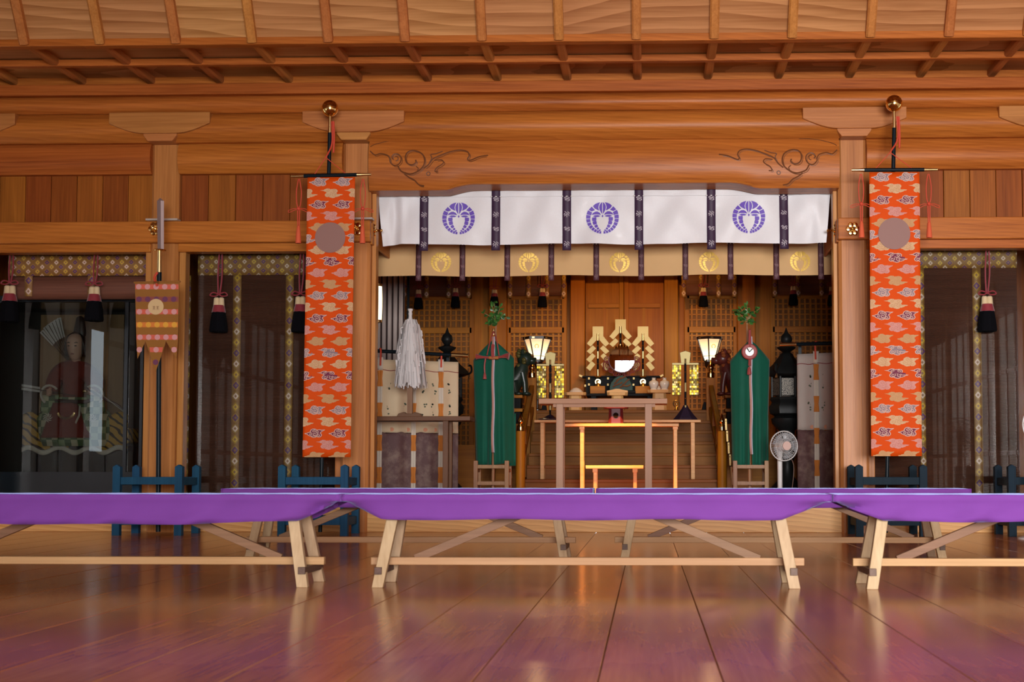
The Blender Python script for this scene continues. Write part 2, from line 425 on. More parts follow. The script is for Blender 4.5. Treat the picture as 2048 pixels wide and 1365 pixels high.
# carved rainbow beam across the middle bay
XA, XB = Pc[2] + PWD, Pc[3] - PWD
zt = az(276, 12.06); zlo = az(377, 12.06); zhi = az(366, 12.06)
xs1, xs2 = ax(888, 12.06), ax(945, 12.06); xs3, xs4 = ax(1462, 12.06), ax(1520, 12.06)
def smooth01(t): t = max(0, min(1, t)); return t * t * (3 - 2 * t)
def kb(x): return zlo + (zhi - zlo) * (smooth01((x - xs1) / (xs2 - xs1)) ** 0.6) * (smooth01((xs4 - x) / (xs4 - xs3)) ** 0.6)
m = MB(); NX = 96
def kfn(u, v):
    x = XA + (XB - XA) * u; lo = kb(x)
    j = v * 12
    if j <= 1: return (x, 12.36 - 0.26 * j, lo)
    if j >= 11: return (x, 12.10 + 0.26 * (j - 11), zt)
    t = -1 + 2 * (j - 1) / 10
    return (x, 12.05 + 0.05 * abs(t) ** 2.5, (lo + zt) / 2 + (zt - lo) / 2 * t)
m.grid(kfn, NX, 12)
build(m, 'carved_beam', BEAM, facade, smooth=30)
# small raised lip along the arch
lip = [(XA + (XB - XA) * i / 120) for i in range(121)]
lp = [Vector((x, 12.085, kb(x) + 0.012)) for x in lip if xs1 + 0.03 < x < xs4 - 0.03]
build(MB().tube(lp, 0.012, 6), 'beam_lip', BEAM, facade)
# carved scroll grooves on both ends, their shade put into a darker colour
CARVE = mat('carved_groove_shade', (0.135, 0.040, 0.009), 0.5)
def spiral(cx, cy, r0, r1, a0, turns, n=26): return [(cx + (r0 + (r1 - r0) * i / n) * math.cos(a0 + turns * 2 * math.pi * i / n), cy + (r0 + (r1 - r0) * i / n) * math.sin(a0 + turns * 2 * math.pi * i / n)) for i in range(n + 1)]
def bez(pts, n=8):
    out = []
    P = [pts[0]] + list(pts) + [pts[-1]]
    for i in range(1, len(P) - 2):
        for k in range(n):
            t = k / n; a, b, c, d_ = P[i - 1], P[i], P[i + 1], P[i + 2]
            out.append(tuple(0.5 * ((2 * b[q]) + (-a[q] + c[q]) * t + (2 * a[q] - 5 * b[q] + 4 * c[q] - d_[q]) * t * t + (-a[q] + 3 * b[q] - 3 * c[q] + d_[q]) * t ** 3) for q in range(len(b))))
    out.append(tuple(pts[-1])); return out
strokes = [(bez([(0, 250), (90, 325), (200, 300), (330, 335), (370, 400), (380, 460), (440, 520), (520, 510), (575, 440), (570, 360), (510, 310), (440, 320), (410, 370), (430, 410)]), 2.0),
           (bez([(470, 350), (520, 370), (520, 420), (480, 440)]), 1.6),
           (bez([(520, 530), (570, 620), (650, 660), (760, 680), (880, 640), (980, 560), (1020, 460), (1000, 350), (930, 280), (820, 245), (720, 265), (665, 340), (670, 440), (720, 500), (800, 510), (860, 470), (850, 420)]), 2.4),
           (bez([(640, 680), (720, 740), (820, 790), (900, 870), (1000, 890)]), 2.2),
           (bez([(1000, 580), (1090, 510), (1180, 400), (1330, 330), (1500, 265), (1680, 235), (1810, 265), (1850, 340), (1820, 400), (1860, 430), (2040, 360), (2200, 335)]), 2.2),
           (bez([(1110, 470), (1150, 380), (1130, 320), (1230, 300), (1350, 255)]), 1.6),
           (bez([(1200, 430), (1330, 420), (1370, 470), (1320, 520), (1250, 560), (1210, 630), (1270, 635)]), 1.8),
           (spiral(1085, 675, 30, 34, 0, 1, 12), 1.5),
           (bez([(0, 165), (60, 125), (180, 85), (330, 48), (520, 26), (700, 20)]), 1.3),
           (bez([(860, 540), (900, 580), (880, 620)]), 1.6)]
for side in (0, 1):
    m = MB()
    for pts, wpx in strokes:
        q = []
        for (a, b) in pts:
            px = 740 + a / 9.31 if not side else 1674 - a / 9.31
            py = 275 + b / 9.31 - (2 if side else 0)
            p = at(px, py, 12.052); t = abs((p.z - (kb(p.x) + zt) / 2) / ((zt - kb(p.x)) / 2)); p.y = 12.05 + 0.05 * min(t, 1) ** 2.5 - 0.0005
            q.append(p)
        m.tube(q, wpx * 0.0028, 6, flat=1.0)
        if wpx >= 1.8 and len(q) > 12:
            q2 = [p + Vector((0.011, 0.0, -0.011)) for p in q[3:-3]]; m.tube(q2, 0.0028, 5)
    build(m, 'scroll_carving', CARVE, facade)
# side bays: round beam, vertical boards, head rail
for (x0, x1) in ((XL, Pc[1] - PWD), (Pc[1] + PWD, Pc[2] - PWD), (Pc[3] + PWD, XR)):
    logbeam('beam', x0, x1, 12.10, 0.055, az(341, 12.12), az(278, 12.12), 0.2)
    zb0, zb1 = az(440, 12.2), az(338, 12.2)
    bwid = 0.222; n = max(1, round((x1 - x0) / bwid)); bw = (x1 - x0) / n
    for i in range(n):
        build(MB().box(x0 + i * bw + 0.002, x0 + (i + 1) * bw - 0.002, 12.22 + random.uniform(0, 0.006), 12.25, zb0, zb1), 'board', WALLB, facade, bevel=0.003, seg=1)
    build(MB().box(x0, x1, 12.16, 12.30, az(500, 12.16), az(480, 12.16)), 'head_rail', BEAM, facade, bevel=0.006)
    for xx in (x0, x1):
        s = 1 if xx == x0 else -1
        build(MB().box(min(xx, xx + s * 0.055), max(xx, xx + s * 0.055), 12.20, 12.32, ZS, az(498, 12.2)), 'door_jamb', PILLAR, facade, bevel=0.006)
for (x0, x1) in ((XL, Pc[2] + PWD + 0.012), (Pc[3] - PWD - 0.012, XR)):
    build(MB().box(x0, x1, 12.085, 12.16, az(481, 12.085), az(438, 12.085)), 'long_rail', BEAM, facade, bevel=0.007)
# inner jambs of the middle bay and the rail returns running into the sanctuary
for s, x in ((1, Pc[2] + PWD), (-1, Pc[3] - PWD)):
    build(MB().box(min(x, x + s * 0.036), max(x, x + s * 0.036), 12.24, 12.36, ZS, az(383, 12.2)), 'door_jamb', PILLAR, facade, bevel=0.005)
    build(MB().box(min(x, x + s * 0.02), max(x, x + s * 0.02), 12.16, 13.2, az(484, 12.085), az(440, 12.085)), 'long_rail', BEAMY, facade, bevel=0.005)
# clear cover plates on the rail beside the pillars
PLATE = mat('grey_cover_plate', (0.42, 0.36, 0.32), 0.35)
for a, b in ((286, 350), (700, 742)):
    build(MB().box(ax(a, 12.07), ax(b, 12.07), 12.03, 12.12, az(437.5, 12.07), az(434, 12.07)), 'cover_plate', PLATE, facade)

# gilded flower fittings (six petals, boss with pin)
def rosette(p, nrm):
    n = Vector(nrm); r = 0.062
    m = MB(); u = Vector((n.y, -n.x, 0)); v = Vector((0, 0, 1)); pc = Vector(p)
    def disc(c, rr, hgt):
        vs = [c + n * 0.0 + u * rr * math.cos(t * math.pi / 5) + v * rr * math.sin(t * math.pi / 5) for t in range(10)]
        vs += [c + n * hgt * 0.75 + u * rr * 0.7 * math.cos(t * math.pi / 5) + v * rr * 0.7 * math.sin(t * math.pi / 5) for t in range(10)] + [c + n * hgt]
        m.add(vs, [(i, (i + 1) % 10, 10 + (i + 1) % 10, 10 + i) for i in range(10)] + [(10 + i, 10 + (i + 1) % 10, 20) for i in range(10)])
    for k in range(6):
        a = k * math.pi / 3
        disc(pc + u * 0.036 * math.cos(a) + v * 0.036 * math.sin(a), 0.026, 0.014)
    disc(pc, 0.022, 0.03); 
    m.tube([pc + n * 0.02, pc + n * 0.055], [0.012, 0.009], 8); m.ball(tuple(pc + n * 0.055), 0.013, 8, 6)
    return m
for px, lab in ((310, 'gilded six-petal rosette on the rail behind the sword blade'), (712, 'gilded six-petal rosette on the rail beside the left orange banner'),
                (1706, 'gilded six-petal rosette on the rail beside the right orange banner')):
    o = build(rosette(at(px, 458, 12.083), (0, -1, 0)), 'rosette', GOLD); tag(o, lab, 'rosette', 'gilded rosettes on the long rail')
for px, nx, x, lab in ((757, 1, Pc[2] + PWD + 0.021, 'gilded rosette seen edge-on by the left end of the white curtain'), (1662, -1, Pc[3] - PWD - 0.021, 'gilded rosette seen edge-on by the right end of the white curtain')):
    p = at(px, 463, 12.3); p.x = x; p.y = 12.26
    o = build(rosette(p, (nx, 0, 0)), 'rosette', GOLD); tag(o, lab, 'rosette', 'gilded rosettes on the long rail')
# ================================================================ BENCHES AND THEIR PURPLE COVERS
def cloth_mat(name, col, rough=0.7, sheen=0.25, weave=900, var=0.12, spec=0.3):
    m = mat(name, col, rough, sheen=sheen * 0.4, spec=spec * 0.6); t = NT(m)
    n = t.noise(t.coords((1, 1, 1)), weave * 0.3, 2)
    n2 = t.noise(t.coords((1, 1, 1)), 6, 3)
    c = t.mix(t.math('MULTIPLY', n2, 1.0), tuple(x * (1 - var) for x in col), tuple(min(1, x * (1 + var)) for x in col))
    t.l(c, t.p.inputs['Base Color']); t.bump(n, 0.12, 0.002)
    return m
PURPLE = cloth_mat('purple_cloth', (0.165, 0.044, 0.27), 0.8, 0.0)
_p = PURPLE.node_tree.nodes['Principled BSDF']; _p.inputs['Sheen Weight'].default_value = 0.45; _p.inputs['Sheen Roughness'].default_value = 0.35; _p.inputs['Sheen Tint'].default_value = (0.45, 0.55, 1.0, 1)
BL, BD, BZ = 2.155, 0.36, 0.385     # board length, depth, underside height
def make_bench(x0, y0, label):
    """x0: left end of board, y0: front edge of board"""
    xc = x0 + BL / 2; yc = y0 + BD / 2
    t = thing('folding_bench', label, 'bench', (xc, yc, 0), 'folding benches under purple covers')
    build(MB().box(x0, x0 + BL, y0, y0 + BD, BZ, BZ + 0.022), 'seat_board', BENCHX, t, bevel=0.003)
    for s in (-1, 1):
        for f in (-1, 1):
            top = Vector((xc + s * (BL / 2 - 0.23), yc + f * 0.10, BZ)); bot = Vector((xc + s * (BL / 2 - 0.16), yc + f * 0.165, 0.0))
            m = MB(); w2, d2 = 0.025, 0.019
            vs = [c + Vector((i * w2, j * d2, 0)) for c in (bot, top) for i, j in ((-1, -1), (1, -1), (1, 1), (-1, 1))]
            m.add(vs, [(3, 2, 1, 0), (4, 5, 6, 7), (0, 1, 5, 4), (1, 2, 6, 5), (2, 3, 7, 6), (3, 0, 4, 7)])
            build(m, 'leg', BENCHW, t, bevel=0.003)
        xk = xc + s * (BL / 2 - 0.163)
        build(MB().box(xk - 0.016, xk + 0.016, yc - 0.185, yc + 0.185, 0.058, 0.09), 'cross_rail', DARKW, t, bevel=0.002)
        build(MB().bar((xc + s * 0.16, yc, BZ - 0.01), (xc + s * (BL / 2 - 0.30), yc, 0.118), 0.028, 0.038), 'brace', BRACE, t, bevel=0.002)
    build(MB().box(xc - BL / 2 + 0.10, xc + BL / 2 - 0.10, yc - 0.019, yc + 0.019, 0.09, 0.125), 'stretcher', BENCHX, t, bevel=0.003)
    return t

def make_cover(x0, y0, label, seed, drop=0.082, sag=0.0, slant=(0.13, 0.13), folds=1.0):
    rnd = random.Random(seed); T = 0.0045; z1 = BZ + 0.022 + T; z0 = BZ - 0.004
    xa, xb = x0 - T, x0 + BL + T; n = 110
    ph = [rnd.uniform(0, 6.28) for _ in range(8)]
    def hang(x):
        u0 = (x - xa - 0.02) / slant[0]; u1 = (xb - 0.02 - x) / slant[1]
        e = min(1.0, max(0.0, min(u0, u1))) ** 0.9 if min(u0, u1) > 0 else 0.0
        mid = math.sin(math.pi * (x - xa) / (xb - xa))
        return 0.004 + (drop + sag * mid + 0.003 * math.sin(x * 9 + ph[0])) * e
    def row(side):
        out = []
        for j in range(9): out.append((side, j / 8))
        return out
    m = MB()
    prof = [('b', j / 6) for j in range(6, -1, -1)] + [('t', 0.0), ('t', 0.33), ('t', 0.66), ('t', 1.0)] + [('f', j / 6) for j in range(0, 7)]
    def pt(u, k):
        x = xa + (xb - xa) * u; kind, v = prof[k]
        yb, yf = y0 + BD + T, y0 - T
        if kind == 't': return (x, yb + (yf - yb) * v, z1 + 0.0006 * math.sin(x * 31 + v * 5 + ph[1]))
        s = -1 if kind == 'f' else 1; ye = yf if kind == 'f' else yb
        h = hang(x)
        if v == 0: return (x, ye - s * 0.004, z1 - 0.0015)
        if v < 0.3: return (x, ye + s * 0.001, (z0 + z1) / 2)
        if v < 0.45: return (x, ye - s * 0.006, z0 + 0.001)
        w = (v - 2 / 6) / (4 / 6)
        endu = min((x - xa) / (slant[0] * 1.4), (xb - x) / (slant[1] * 1.4), 1.0)
        tuck = 0.055 * (1 - smooth01(endu)) * w
        fold = folds * w * (0.006 * math.sin(x * 17 + w * 3.4 + ph[2]) + 0.004 * math.sin(x * 31 + w * 5 + ph[3]) + (1 - smooth01(endu)) * 0.012 * math.sin(x * 70 + w * 6 + ph[4]))
        return (x, ye + s * (-0.012 + 0.004 * w + fold) - s * tuck, z0 - h * (0.03 + 0.97 * w))
    nk = len(prof)
    vs = [pt(i / n, k) for k in range(nk) for i in range(n + 1)]
    fs = [(k * (n + 1) + i, k * (n + 1) + i + 1, (k + 1) * (n + 1) + i + 1, (k + 1) * (n + 1) + i) for k in range(nk - 1) for i in range(n)]
    m.add(vs, fs)
    for xe in (xa, xb):
        m.box(xe - 0.001, xe + 0.001, y0 - T, y0 + BD + T, z0, z1 - 0.002)
    o = build(m, 'bench_cover', PURPLE, None, smooth=50, solid=0.0016)
    return tag(o, label, 'cloth', 'purple bench covers')

yf1 = flo(757, 1176).y - 0.012; yf2 = flo(1135, 1121).y - 0.012
xc0 = at(684, 992, yf1).x
for x0, y0, lb, lc, sd, kw in (
    (xc0 - BL - 0.014, yf1 + 0.004, 'pale wooden folding bench cut off by the left edge of the photo, nearest row', 'purple cloth on the nearest bench at far left, sagging along its hem', 3, dict(drop=0.078, sag=0.022, slant=(0.15, 0.17), folds=1.8)),
    (xc0, yf1, 'pale wooden folding bench in the middle of the nearest row, seen whole', 'smooth purple cloth on the whole middle bench of the nearest row', 5, dict(drop=0.077, slant=(0.16, 0.20), folds=0.6)),
    (xc0 + BL + 0.014, yf1 - 0.02, 'pale wooden folding bench cut off by the right edge of the photo, nearest row', 'purple cloth with slanting folds on the nearest bench at far right', 8, dict(drop=0.083, slant=(0.20, 0.15), folds=1.8)),
    (at(444, 980, yf2).x, yf2, 'pale wooden folding bench of the second row, before the left flag stands', 'purple cloth on the left bench of the second row', 12, dict(drop=0.075, slant=(0.15, 0.15), folds=1.0)),
    (at(1193, 982, yf2).x, yf2 + 0.05, 'pale wooden folding bench of the second row, before the right flag stand', 'purple cloth on the right bench of the second row', 15, dict(drop=0.075, slant=(0.15, 0.15), folds=1.2))):
    make_bench(x0, y0, lb); make_cover(x0, y0, lc, sd, **kw)

# ================================================================ FLAG STANDS
def make_stand(cx, y0, w_, d_, mt, label):
    t = thing('flag_stand', label, 'stand', (cx, y0 + d_ / 2, 0), 'box-shaped wooden flag stands')
    zt = 0.565; p = 0.030; x0, x1 = cx - w_ / 2, cx + w_ / 2; y1 = y0 + d_
    for x in (x0, x1):
        for y in (y0, y1):
            m = MB(); m.box(x - p, x + p, y - p, y + p, 0, zt - 0.018)
            vs = [(x - p, y - p, zt - 0.018), (x + p, y - p, zt - 0.018), (x + p, y + p, zt - 0.018), (x - p, y + p, zt - 0.018), (x, y - p, zt), (x, y + p, zt)]
            m.add(vs, [(0, 1, 4), (1, 2, 5, 4), (2, 3, 5), (3, 0, 4, 5)])
            build(m, 'post', mt, t, bevel=0.002, smooth=0)
    for z0, z1 in ((0.405, 0.465), (0.085, 0.15)):
        for y in (y0, y1): build(MB().box(x0 + p, x1 - p, y - 0.016, y + 0.016, z0, z1), 'rail', mt, t, bevel=0.002)
        for x in (x0, x1): build(MB().box(x - 0.016, x + 0.016, y0 + p, y1 - p, z0 - 0.005, z1 - 0.005), 'rail', mt, t, bevel=0.002)
        build(MB().box(x0 + 0.01, x1 - 0.01, y0 + d_ / 2 - 0.045, y0 + d_ / 2 - 0.017, z0, z1), 'rail', mt, t)
        build(MB().box(x0 + 0.01, x1 - 0.01, y0 + d_ / 2 + 0.017, y0 + d_ / 2 + 0.045, z0, z1), 'rail', mt, t)
    return t
ys = flo(231, 1072).y + 0.03
SD = 0.44
pos = []
for px, mt, lab in ((298, BLUEW, 'blue wooden flag stand holding the sword pole, leftmost of the stands'), (628, BLUEW, 'blue wooden flag stand under the left orange cloud banner'),
                    (1781, NAVYW, 'dark navy flag stand under the right orange cloud banner'), (2086, NAVYW, 'dark navy flag stand cut off by the right photo edge')):
    cx = ax(px, ys); pos.append((cx, ys + SD / 2)); make_stand(cx, ys, 0.50, SD, mt, lab)

# ================================================================ ORANGE CLOUD BANNERS
def clothy(name, col, rough=0.62): return cloth_mat(name, col, rough, 0.0, 700, 0.07, 0.15)
ORANGE = clothy('orange_silk', (0.60, 0.066, 0.004))
CL = {'outline': mat('cloud_pale_outline', (0.576, 0.370, 0.301), 0.6, spec=0.15), 'grey': mat('cloud_grey', (0.240, 0.170, 0.189), 0.6, spec=0.15), 'purple': mat('cloud_purple', (0.160, 0.026, 0.059), 0.6, spec=0.15),
      'beige': mat('cloud_beige', (0.576, 0.348, 0.189), 0.6, spec=0.15), 'pink': mat('cloud_pink', (0.560, 0.244, 0.203), 0.6, spec=0.15), 'tan': mat('cloud_tan', (0.496, 0.266, 0.119), 0.6, spec=0.15),
      'line': mat('cloud_ochre_line', (0.440, 0.222, 0.098), 0.6, spec=0.15), 'line2': mat('cloud_rose_line', (0.448, 0.155, 0.119), 0.6, spec=0.15)}
CLN = ['outline', 'grey', 'purple', 'beige', 'pink', 'tan', 'line', 'line2']; CLM = [CL[k] for k in CLN]
SA = [(-1.05, -.05), (-.8, 0), (-.62, .12), (-.45, .12), (-.44, .33), (-.32, .53), (-.08, .62), (.12, .52), (.24, .42), (.4, .48), (.62, .45), (1.05, .48), (.78, .27), (.6, .1), (.62, -.05), (.72, -.25), (.65, -.45), (.45, -.58), (.2, -.5), (0, -.6), (-.25, -.58), (-.4, -.42), (-.6, -.35), (-.78, -.16)]
SBc = [(-1.15, .38), (-.75, .42), (-.6, .55), (-.35, .62), (-.1, .5), (.1, .52), (.35, .55), (.55, .42), (.58, .2), (.45, .05), (.5, -.08), (.75, -.12), (1.15, -.18), (.85, -.3), (.65, -.45), (.4, -.5), (.2, -.65), (-.05, -.6), (-.25, -.48), (-.5, -.5), (-.65, -.3), (-.6, -.1), (-.45, .05), (-.55, .2), (-.75, .28)]
def scallop(poly):
    out = []
    n = len(poly); cx = sum(p[0] for p in poly) / n; cy = sum(p[1] for p in poly) / n
    for i in range(n):
        a, b = poly[i], poly[(i + 1) % n]; L = math.hypot(b[0] - a[0], b[1] - a[1])
        out.append(a)
        if L < 0.36:
            mx, my = (a[0] + b[0]) / 2, (a[1] + b[1]) / 2; d = math.hypot(mx - cx, my - cy)
            nx, ny = (b[1] - a[1]) / L, -(b[0] - a[0]) / L
            if nx * (mx - cx) + ny * (my - cy) < 0: nx, ny = -nx, -ny
            out.append((mx + nx * 0.045, my + ny * 0.045))
    return out
SA, SBc = scallop(SA), scallop(SBc)
def inset(poly, k):
    n = len(poly); out = []
    area_ = sum(poly[i][0] * poly[(i + 1) % n][1] - poly[(i + 1) % n][0] * poly[i][1] for i in range(n)); sg = 1 if area_ > 0 else -1
    for i in range(n):
        a, b, c = poly[i - 1], poly[i], poly[(i + 1) % n]
        e1 = Vector((b[0] - a[0], b[1] - a[1])).normalized(); e2 = Vector((c[0] - b[0], c[1] - b[1])).normalized()
        nn = Vector((-(e1.y + e2.y), e1.x + e2.x))
        if nn.length < 0.2: nn = -(e1 - e2).normalized() * -1 if False else Vector((-b[0], -b[1])).normalized() * sg
        nn.normalize(); nn *= sg
        kk = k
        if abs(b[0]) > 0.98: kk = k * 4
        out.append((b[0] + nn.x * kk, b[1] + nn.y * kk))
    return out
def clipx(poly, lo, hi):
    for lim, sg in ((lo, 1), (hi, -1)):
        out = []
        for i in range(len(poly)):
            a, b = poly[i], poly[(i + 1) % len(poly)]; ia, ib = sg * (a[0] - lim) >= 0, sg * (b[0] - lim) >= 0
            if ia: out.append(a)
            if ia != ib:
                t = (lim - a[0]) / (b[0] - a[0]); out.append((lim, a[1] + (b[1] - a[1]) * t))
        poly = out
        if len(poly) < 3: return []
    return poly
SWA = [spiral(-.12, .3, .05, .2, 0.6, 1.15, 10), spiral(.28, .18, .05, .2, 2.4, -1.15, 10), spiral(0.02, -.12, .05, .28, -.4, 1.2, 12), spiral(.42, -.3, .04, .2, 2, -1.1, 10), spiral(-.42, -.12, .04, .2, 1, 1.1, 10), bez([(-.3, -.42), (-.1, -.38), (.1, -.44), (.25, -.36)], 3)]
SWB = [spiral(-.38, .32, .05, .19, 0.4, 1.15, 10), spiral(.30, .28, .05, .2, 2.4, -1.15, 10), spiral(-.30, -.22, .05, .24, -.4, 1.2, 12), spiral(.28, -.25, .05, .24, 2.6, -1.1, 10), bez([(-.1, .1), (.1, .0), (.3, .02), (.5, -.2), (.8, -.2)], 3)]
def clipz(poly, lo, hi): return [(b, a) for a, b in clipx([(v, u) for u, v in poly], lo, hi)]
SZ = 0.74
def add_cloud(m, cx, cz, typ, colr, S_, y, lo, hi, zlo, zhi):
    poly, sw = (SA, SWA) if typ == 'A' else (SBc, SWB)
    dark = colr in ('grey', 'purple')
    lay = [('outline' if dark else colr, poly, 0.0)]
    if dark: lay.append((colr, inset(poly, 0.085), 0.0013))
    for nm, pl, dy in lay:
        q = clipx([(cx + a * S_, cz + b * S_ * SZ) for a, b in pl], lo, hi)
        if len(q) > 2: q = clipz(q, zlo, zhi)
        if len(q) > 2: m.poly([(a, y - dy, b) for a, b in q], CLN.index(nm))
    ln = 'outline' if dark else ('line2' if colr == 'pink' else 'line')
    for s_ in sw:
        pts = [Vector((cx + a * S_, y - 0.0026, cz + b * S_ * SZ)) for a, b in s_ if lo + 0.003 < cx + a * S_ < hi - 0.003 and zlo + 0.003 < cz + b * S_ * SZ < zhi - 0.003]
        if len(pts) > 2: m.ribbon(pts, S_ * (0.06 if dark else 0.035), CLN.index(ln))
SILK = mat('mauve_disc_silk', (0.26, 0.135, 0.115), 0.5, spec=0.2)
def tassel_cord(px_c, ztop, zl, Y, parent, name='tassel', k=1.0):
    """hanging cord with a bow and a long straight tassel"""
    x = px_c; m = MB(); r = 0.0042
    m.tube(bez([(x - 0.004, Y, ztop), (x - 0.02, Y, ztop - 0.10 * k), (x - 0.016, Y, ztop - 0.2 * k), (x - 0.003, Y, ztop - 0.24 * k)], 5), r, 6)
    m.tube(bez([(x + 0.004, Y, ztop), (x + 0.02, Y, ztop - 0.10 * k), (x + 0.016, Y, ztop - 0.2 * k), (x + 0.003, Y, ztop - 0.24 * k)], 5), r, 6)
    m.ball((x, Y - 0.004, ztop - 0.245 * k), 0.016, 8, 6)
    for s in (-1, 1):
        m.tube(bez([(x, Y, ztop - 0.245 * k), (x + s * 0.045, Y, ztop - 0.245 * k), (x + s * 0.085, Y, ztop - 0.262 * k), (x + s * 0.075, Y, ztop - 0.275 * k), (x + s * 0.03, Y, ztop - 0.255 * k), (x, Y, ztop - 0.25 * k)], 5), r * 0.7, 5)
        m.tube([(x + s * 0.008, Y, ztop - 0.25 * k), (x + s * 0.006, Y, ztop - 0.42 * k)], r * 1.1, 6)
    o = build(m, 'cord', REDCORD, parent)
    t = MB().lathe([(0.004, ztop - 0.385 * k), (0.015, ztop - 0.40 * k), (0.019, ztop - 0.45 * k), (0.024, zl + 0.01), (0.0235, zl)], (x, Y, 0), 14)
    t2 = build(t, name, ORTAS, parent)
    return o
ORTAS = mat('orange_tassel_silk', (0.60, 0.09, 0.03), 0.75)

def make_banner(pole_px, px0, px1, topy, boty, ball_py, rodx, rody, cxs, label, Yp, tilt, first, seed):
    Yb = Yp - 0.06
    base = at(pole_px, 1000, Yp); t = thing('cloud_banner', label, 'banner', (base.x, Yp, 0), 'tall orange cloud banners')
    # pole
    pt_ = at(pole_px + tilt, ball_py + 20, Yp); pb = Vector((base.x, Yp, 0.02))
    zb = pt_.z
    build(MB().tube([pb, (pt_.x, Yp, zb - 0.12)], 0.0165, 14), 'pole', POLE, t)
    build(MB().tube([(pt_.x, Yp, zb - 0.125), (pt_.x, Yp, zb + 0.03)], [0.014, 0.011], 12), 'pole_neck', BRASS, t)
    bc = at(pole_px + tilt, ball_py, Yp)
    build(MB().ball(tuple(bc), 0.0685, 28, 18), 'finial_ball', GOLD, t)
    # cross rod with gilded ends
    ra, rb = at(rodx[0], rody[0], Yb), at(rodx[3], rody[1], Yb)
    f1 = (rodx[1] - rodx[0]) / (rodx[3] - rodx[0]); f2 = (rodx[2] - rodx[0]) / (rodx[3] - rodx[0])
    build(MB().tube([ra.lerp(rb, f1), ra.lerp(rb, f2)], 0.0155, 12), 'cross_rod', POLE, t)
    build(MB().tube([ra, ra.lerp(rb, f1 * 0.5), ra.lerp(rb, f1)], [0.011, 0.012, 0.0165], 12), 'rod_end', BRASS, t)
    build(MB().tube([ra.lerp(rb, f2), ra.lerp(rb, (1 + f2) / 2), rb], [0.0165, 0.012, 0.011], 12), 'rod_end', BRASS, t)
    # hanging cords
    kn = at(pole_px + tilt * 0.55, topy - 40, Yb); m = MB()
    hi = Vector((pt_.x + 0.02, Yp - 0.02, zb - 0.03))
    m.tube(bez([tuple(hi), (hi.x + 0.004, hi.y, hi.z - 0.18), tuple(kn + Vector((0.012, 0, 0.02)))], 6), 0.007, 6); m.tube(bez([(hi.x + 0.014, hi.y, hi.z), (hi.x + 0.02, hi.y, hi.z - 0.14), (hi.x + 0.016, hi.y, hi.z - 0.26)], 6), 0.008, 6); m.tube([kn + Vector((0.012, 0, 0.02)), kn], 0.006, 6)
    for f in (f1 + 0.12, f2 - 0.12): m.tube([kn, ra.lerp(rb, f)], 0.0034, 6)
    build(m, 'hanging_cord', REDCORD, t)
    # silk: planar panel following the measured corners
    TL, TR = at(px0[0], topy, Yb), at(px1[0], topy - 1, Yb); BLc, BR = at(px0[1], boty + 1, Yb), at(px1[1], boty - 1, Yb)
    x0, x1 = (TL.x + BLc.x) / 2, (TR.x + BR.x) / 2; W = x1 - x0; z1, z0 = TL.z, BLc.z
    sh = ((BLc.x + BR.x) - (TL.x + TR.x)) / 2
    def shear(v):
        f = (z1 - v[2]) / (z1 - z0) - 0.5
        return (v[0] + sh * f, v[1] + 0.004 * math.sin((v[0] - x0) / W * math.pi) - 0.006 + 0.0012 * math.sin((v[0] - x0) / W * 9 + (z1 - v[2]) * 2), v[2])
    m = MB(); m.grid(lambda u, v: shear((x0 + W * u, Yb, z0 + (z1 - z0) * v)), 16, 40)
    silk = build(m, 'silk', ORANGE, t, solid=0.003)
    m = MB(); seq = ['grey', 'beige', 'purple', 'pink', 'tan']; pitch = (z1 - z0) / 24.5; Sc = W * 0.205
    for i in range(25):
        cz = z1 - pitch * (i + 0.42); colr = seq[(i + first) % 5]
        if i % 2 == 0:
            for u in (0.245, 0.745): add_cloud(m, x0 + W * u, cz, 'A', colr, Sc, Yb - 0.0035, x0, x1, z0, z1)
        else:
            for u in (-0.02, 0.51, 1.02): add_cloud(m, x0 + W * u, cz, 'B', colr, Sc * 1.04, Yb - 0.0035, x0, x1, z0, z1)
    m.v = [shear(v) for v in m.v]
    pr = build(m, 'cloud_print', CLM, silk, smooth=0)
    dc = at(cxs[0], cxs[1], Yb); m = MB(); rr = cxs[2] / F * Yb
    m.poly([(dc.x + rr * math.cos(a * math.pi / 24), Yb - 0.0150, dc.z + rr * math.sin(a * math.pi / 24)) for a in range(48)])
    build(m, 'disc', SILK, silk, smooth=0)
    for px in cxs[3]:
        p = at(px, topy + 8, Yb); zl = at(px, cxs[4], Yb).z
        tassel_cord(p.x, p.z + 0.02, zl, Yb - 0.0, t)
    return t
make_banner(641, (614, 607), (712, 700), 355, 914, 217, (582, 608, 714, 742), (353, 349), (661, 476, 31, (598, 726), 487), 'tall orange banner with cloud pattern beside the left pillar', pos[1][1], 19, 0, 1)
make_banner(1771, (1737, 1743.5), (1840, 1842), 345, 912, 207, (1703, 1728, 1848, 1875), (340.5, 339.5), (1788, 468, 32, (1722, 1857), 476), 'tall orange banner with cloud pattern beside the right pillar', pos[2][1], 17, 0, 2)

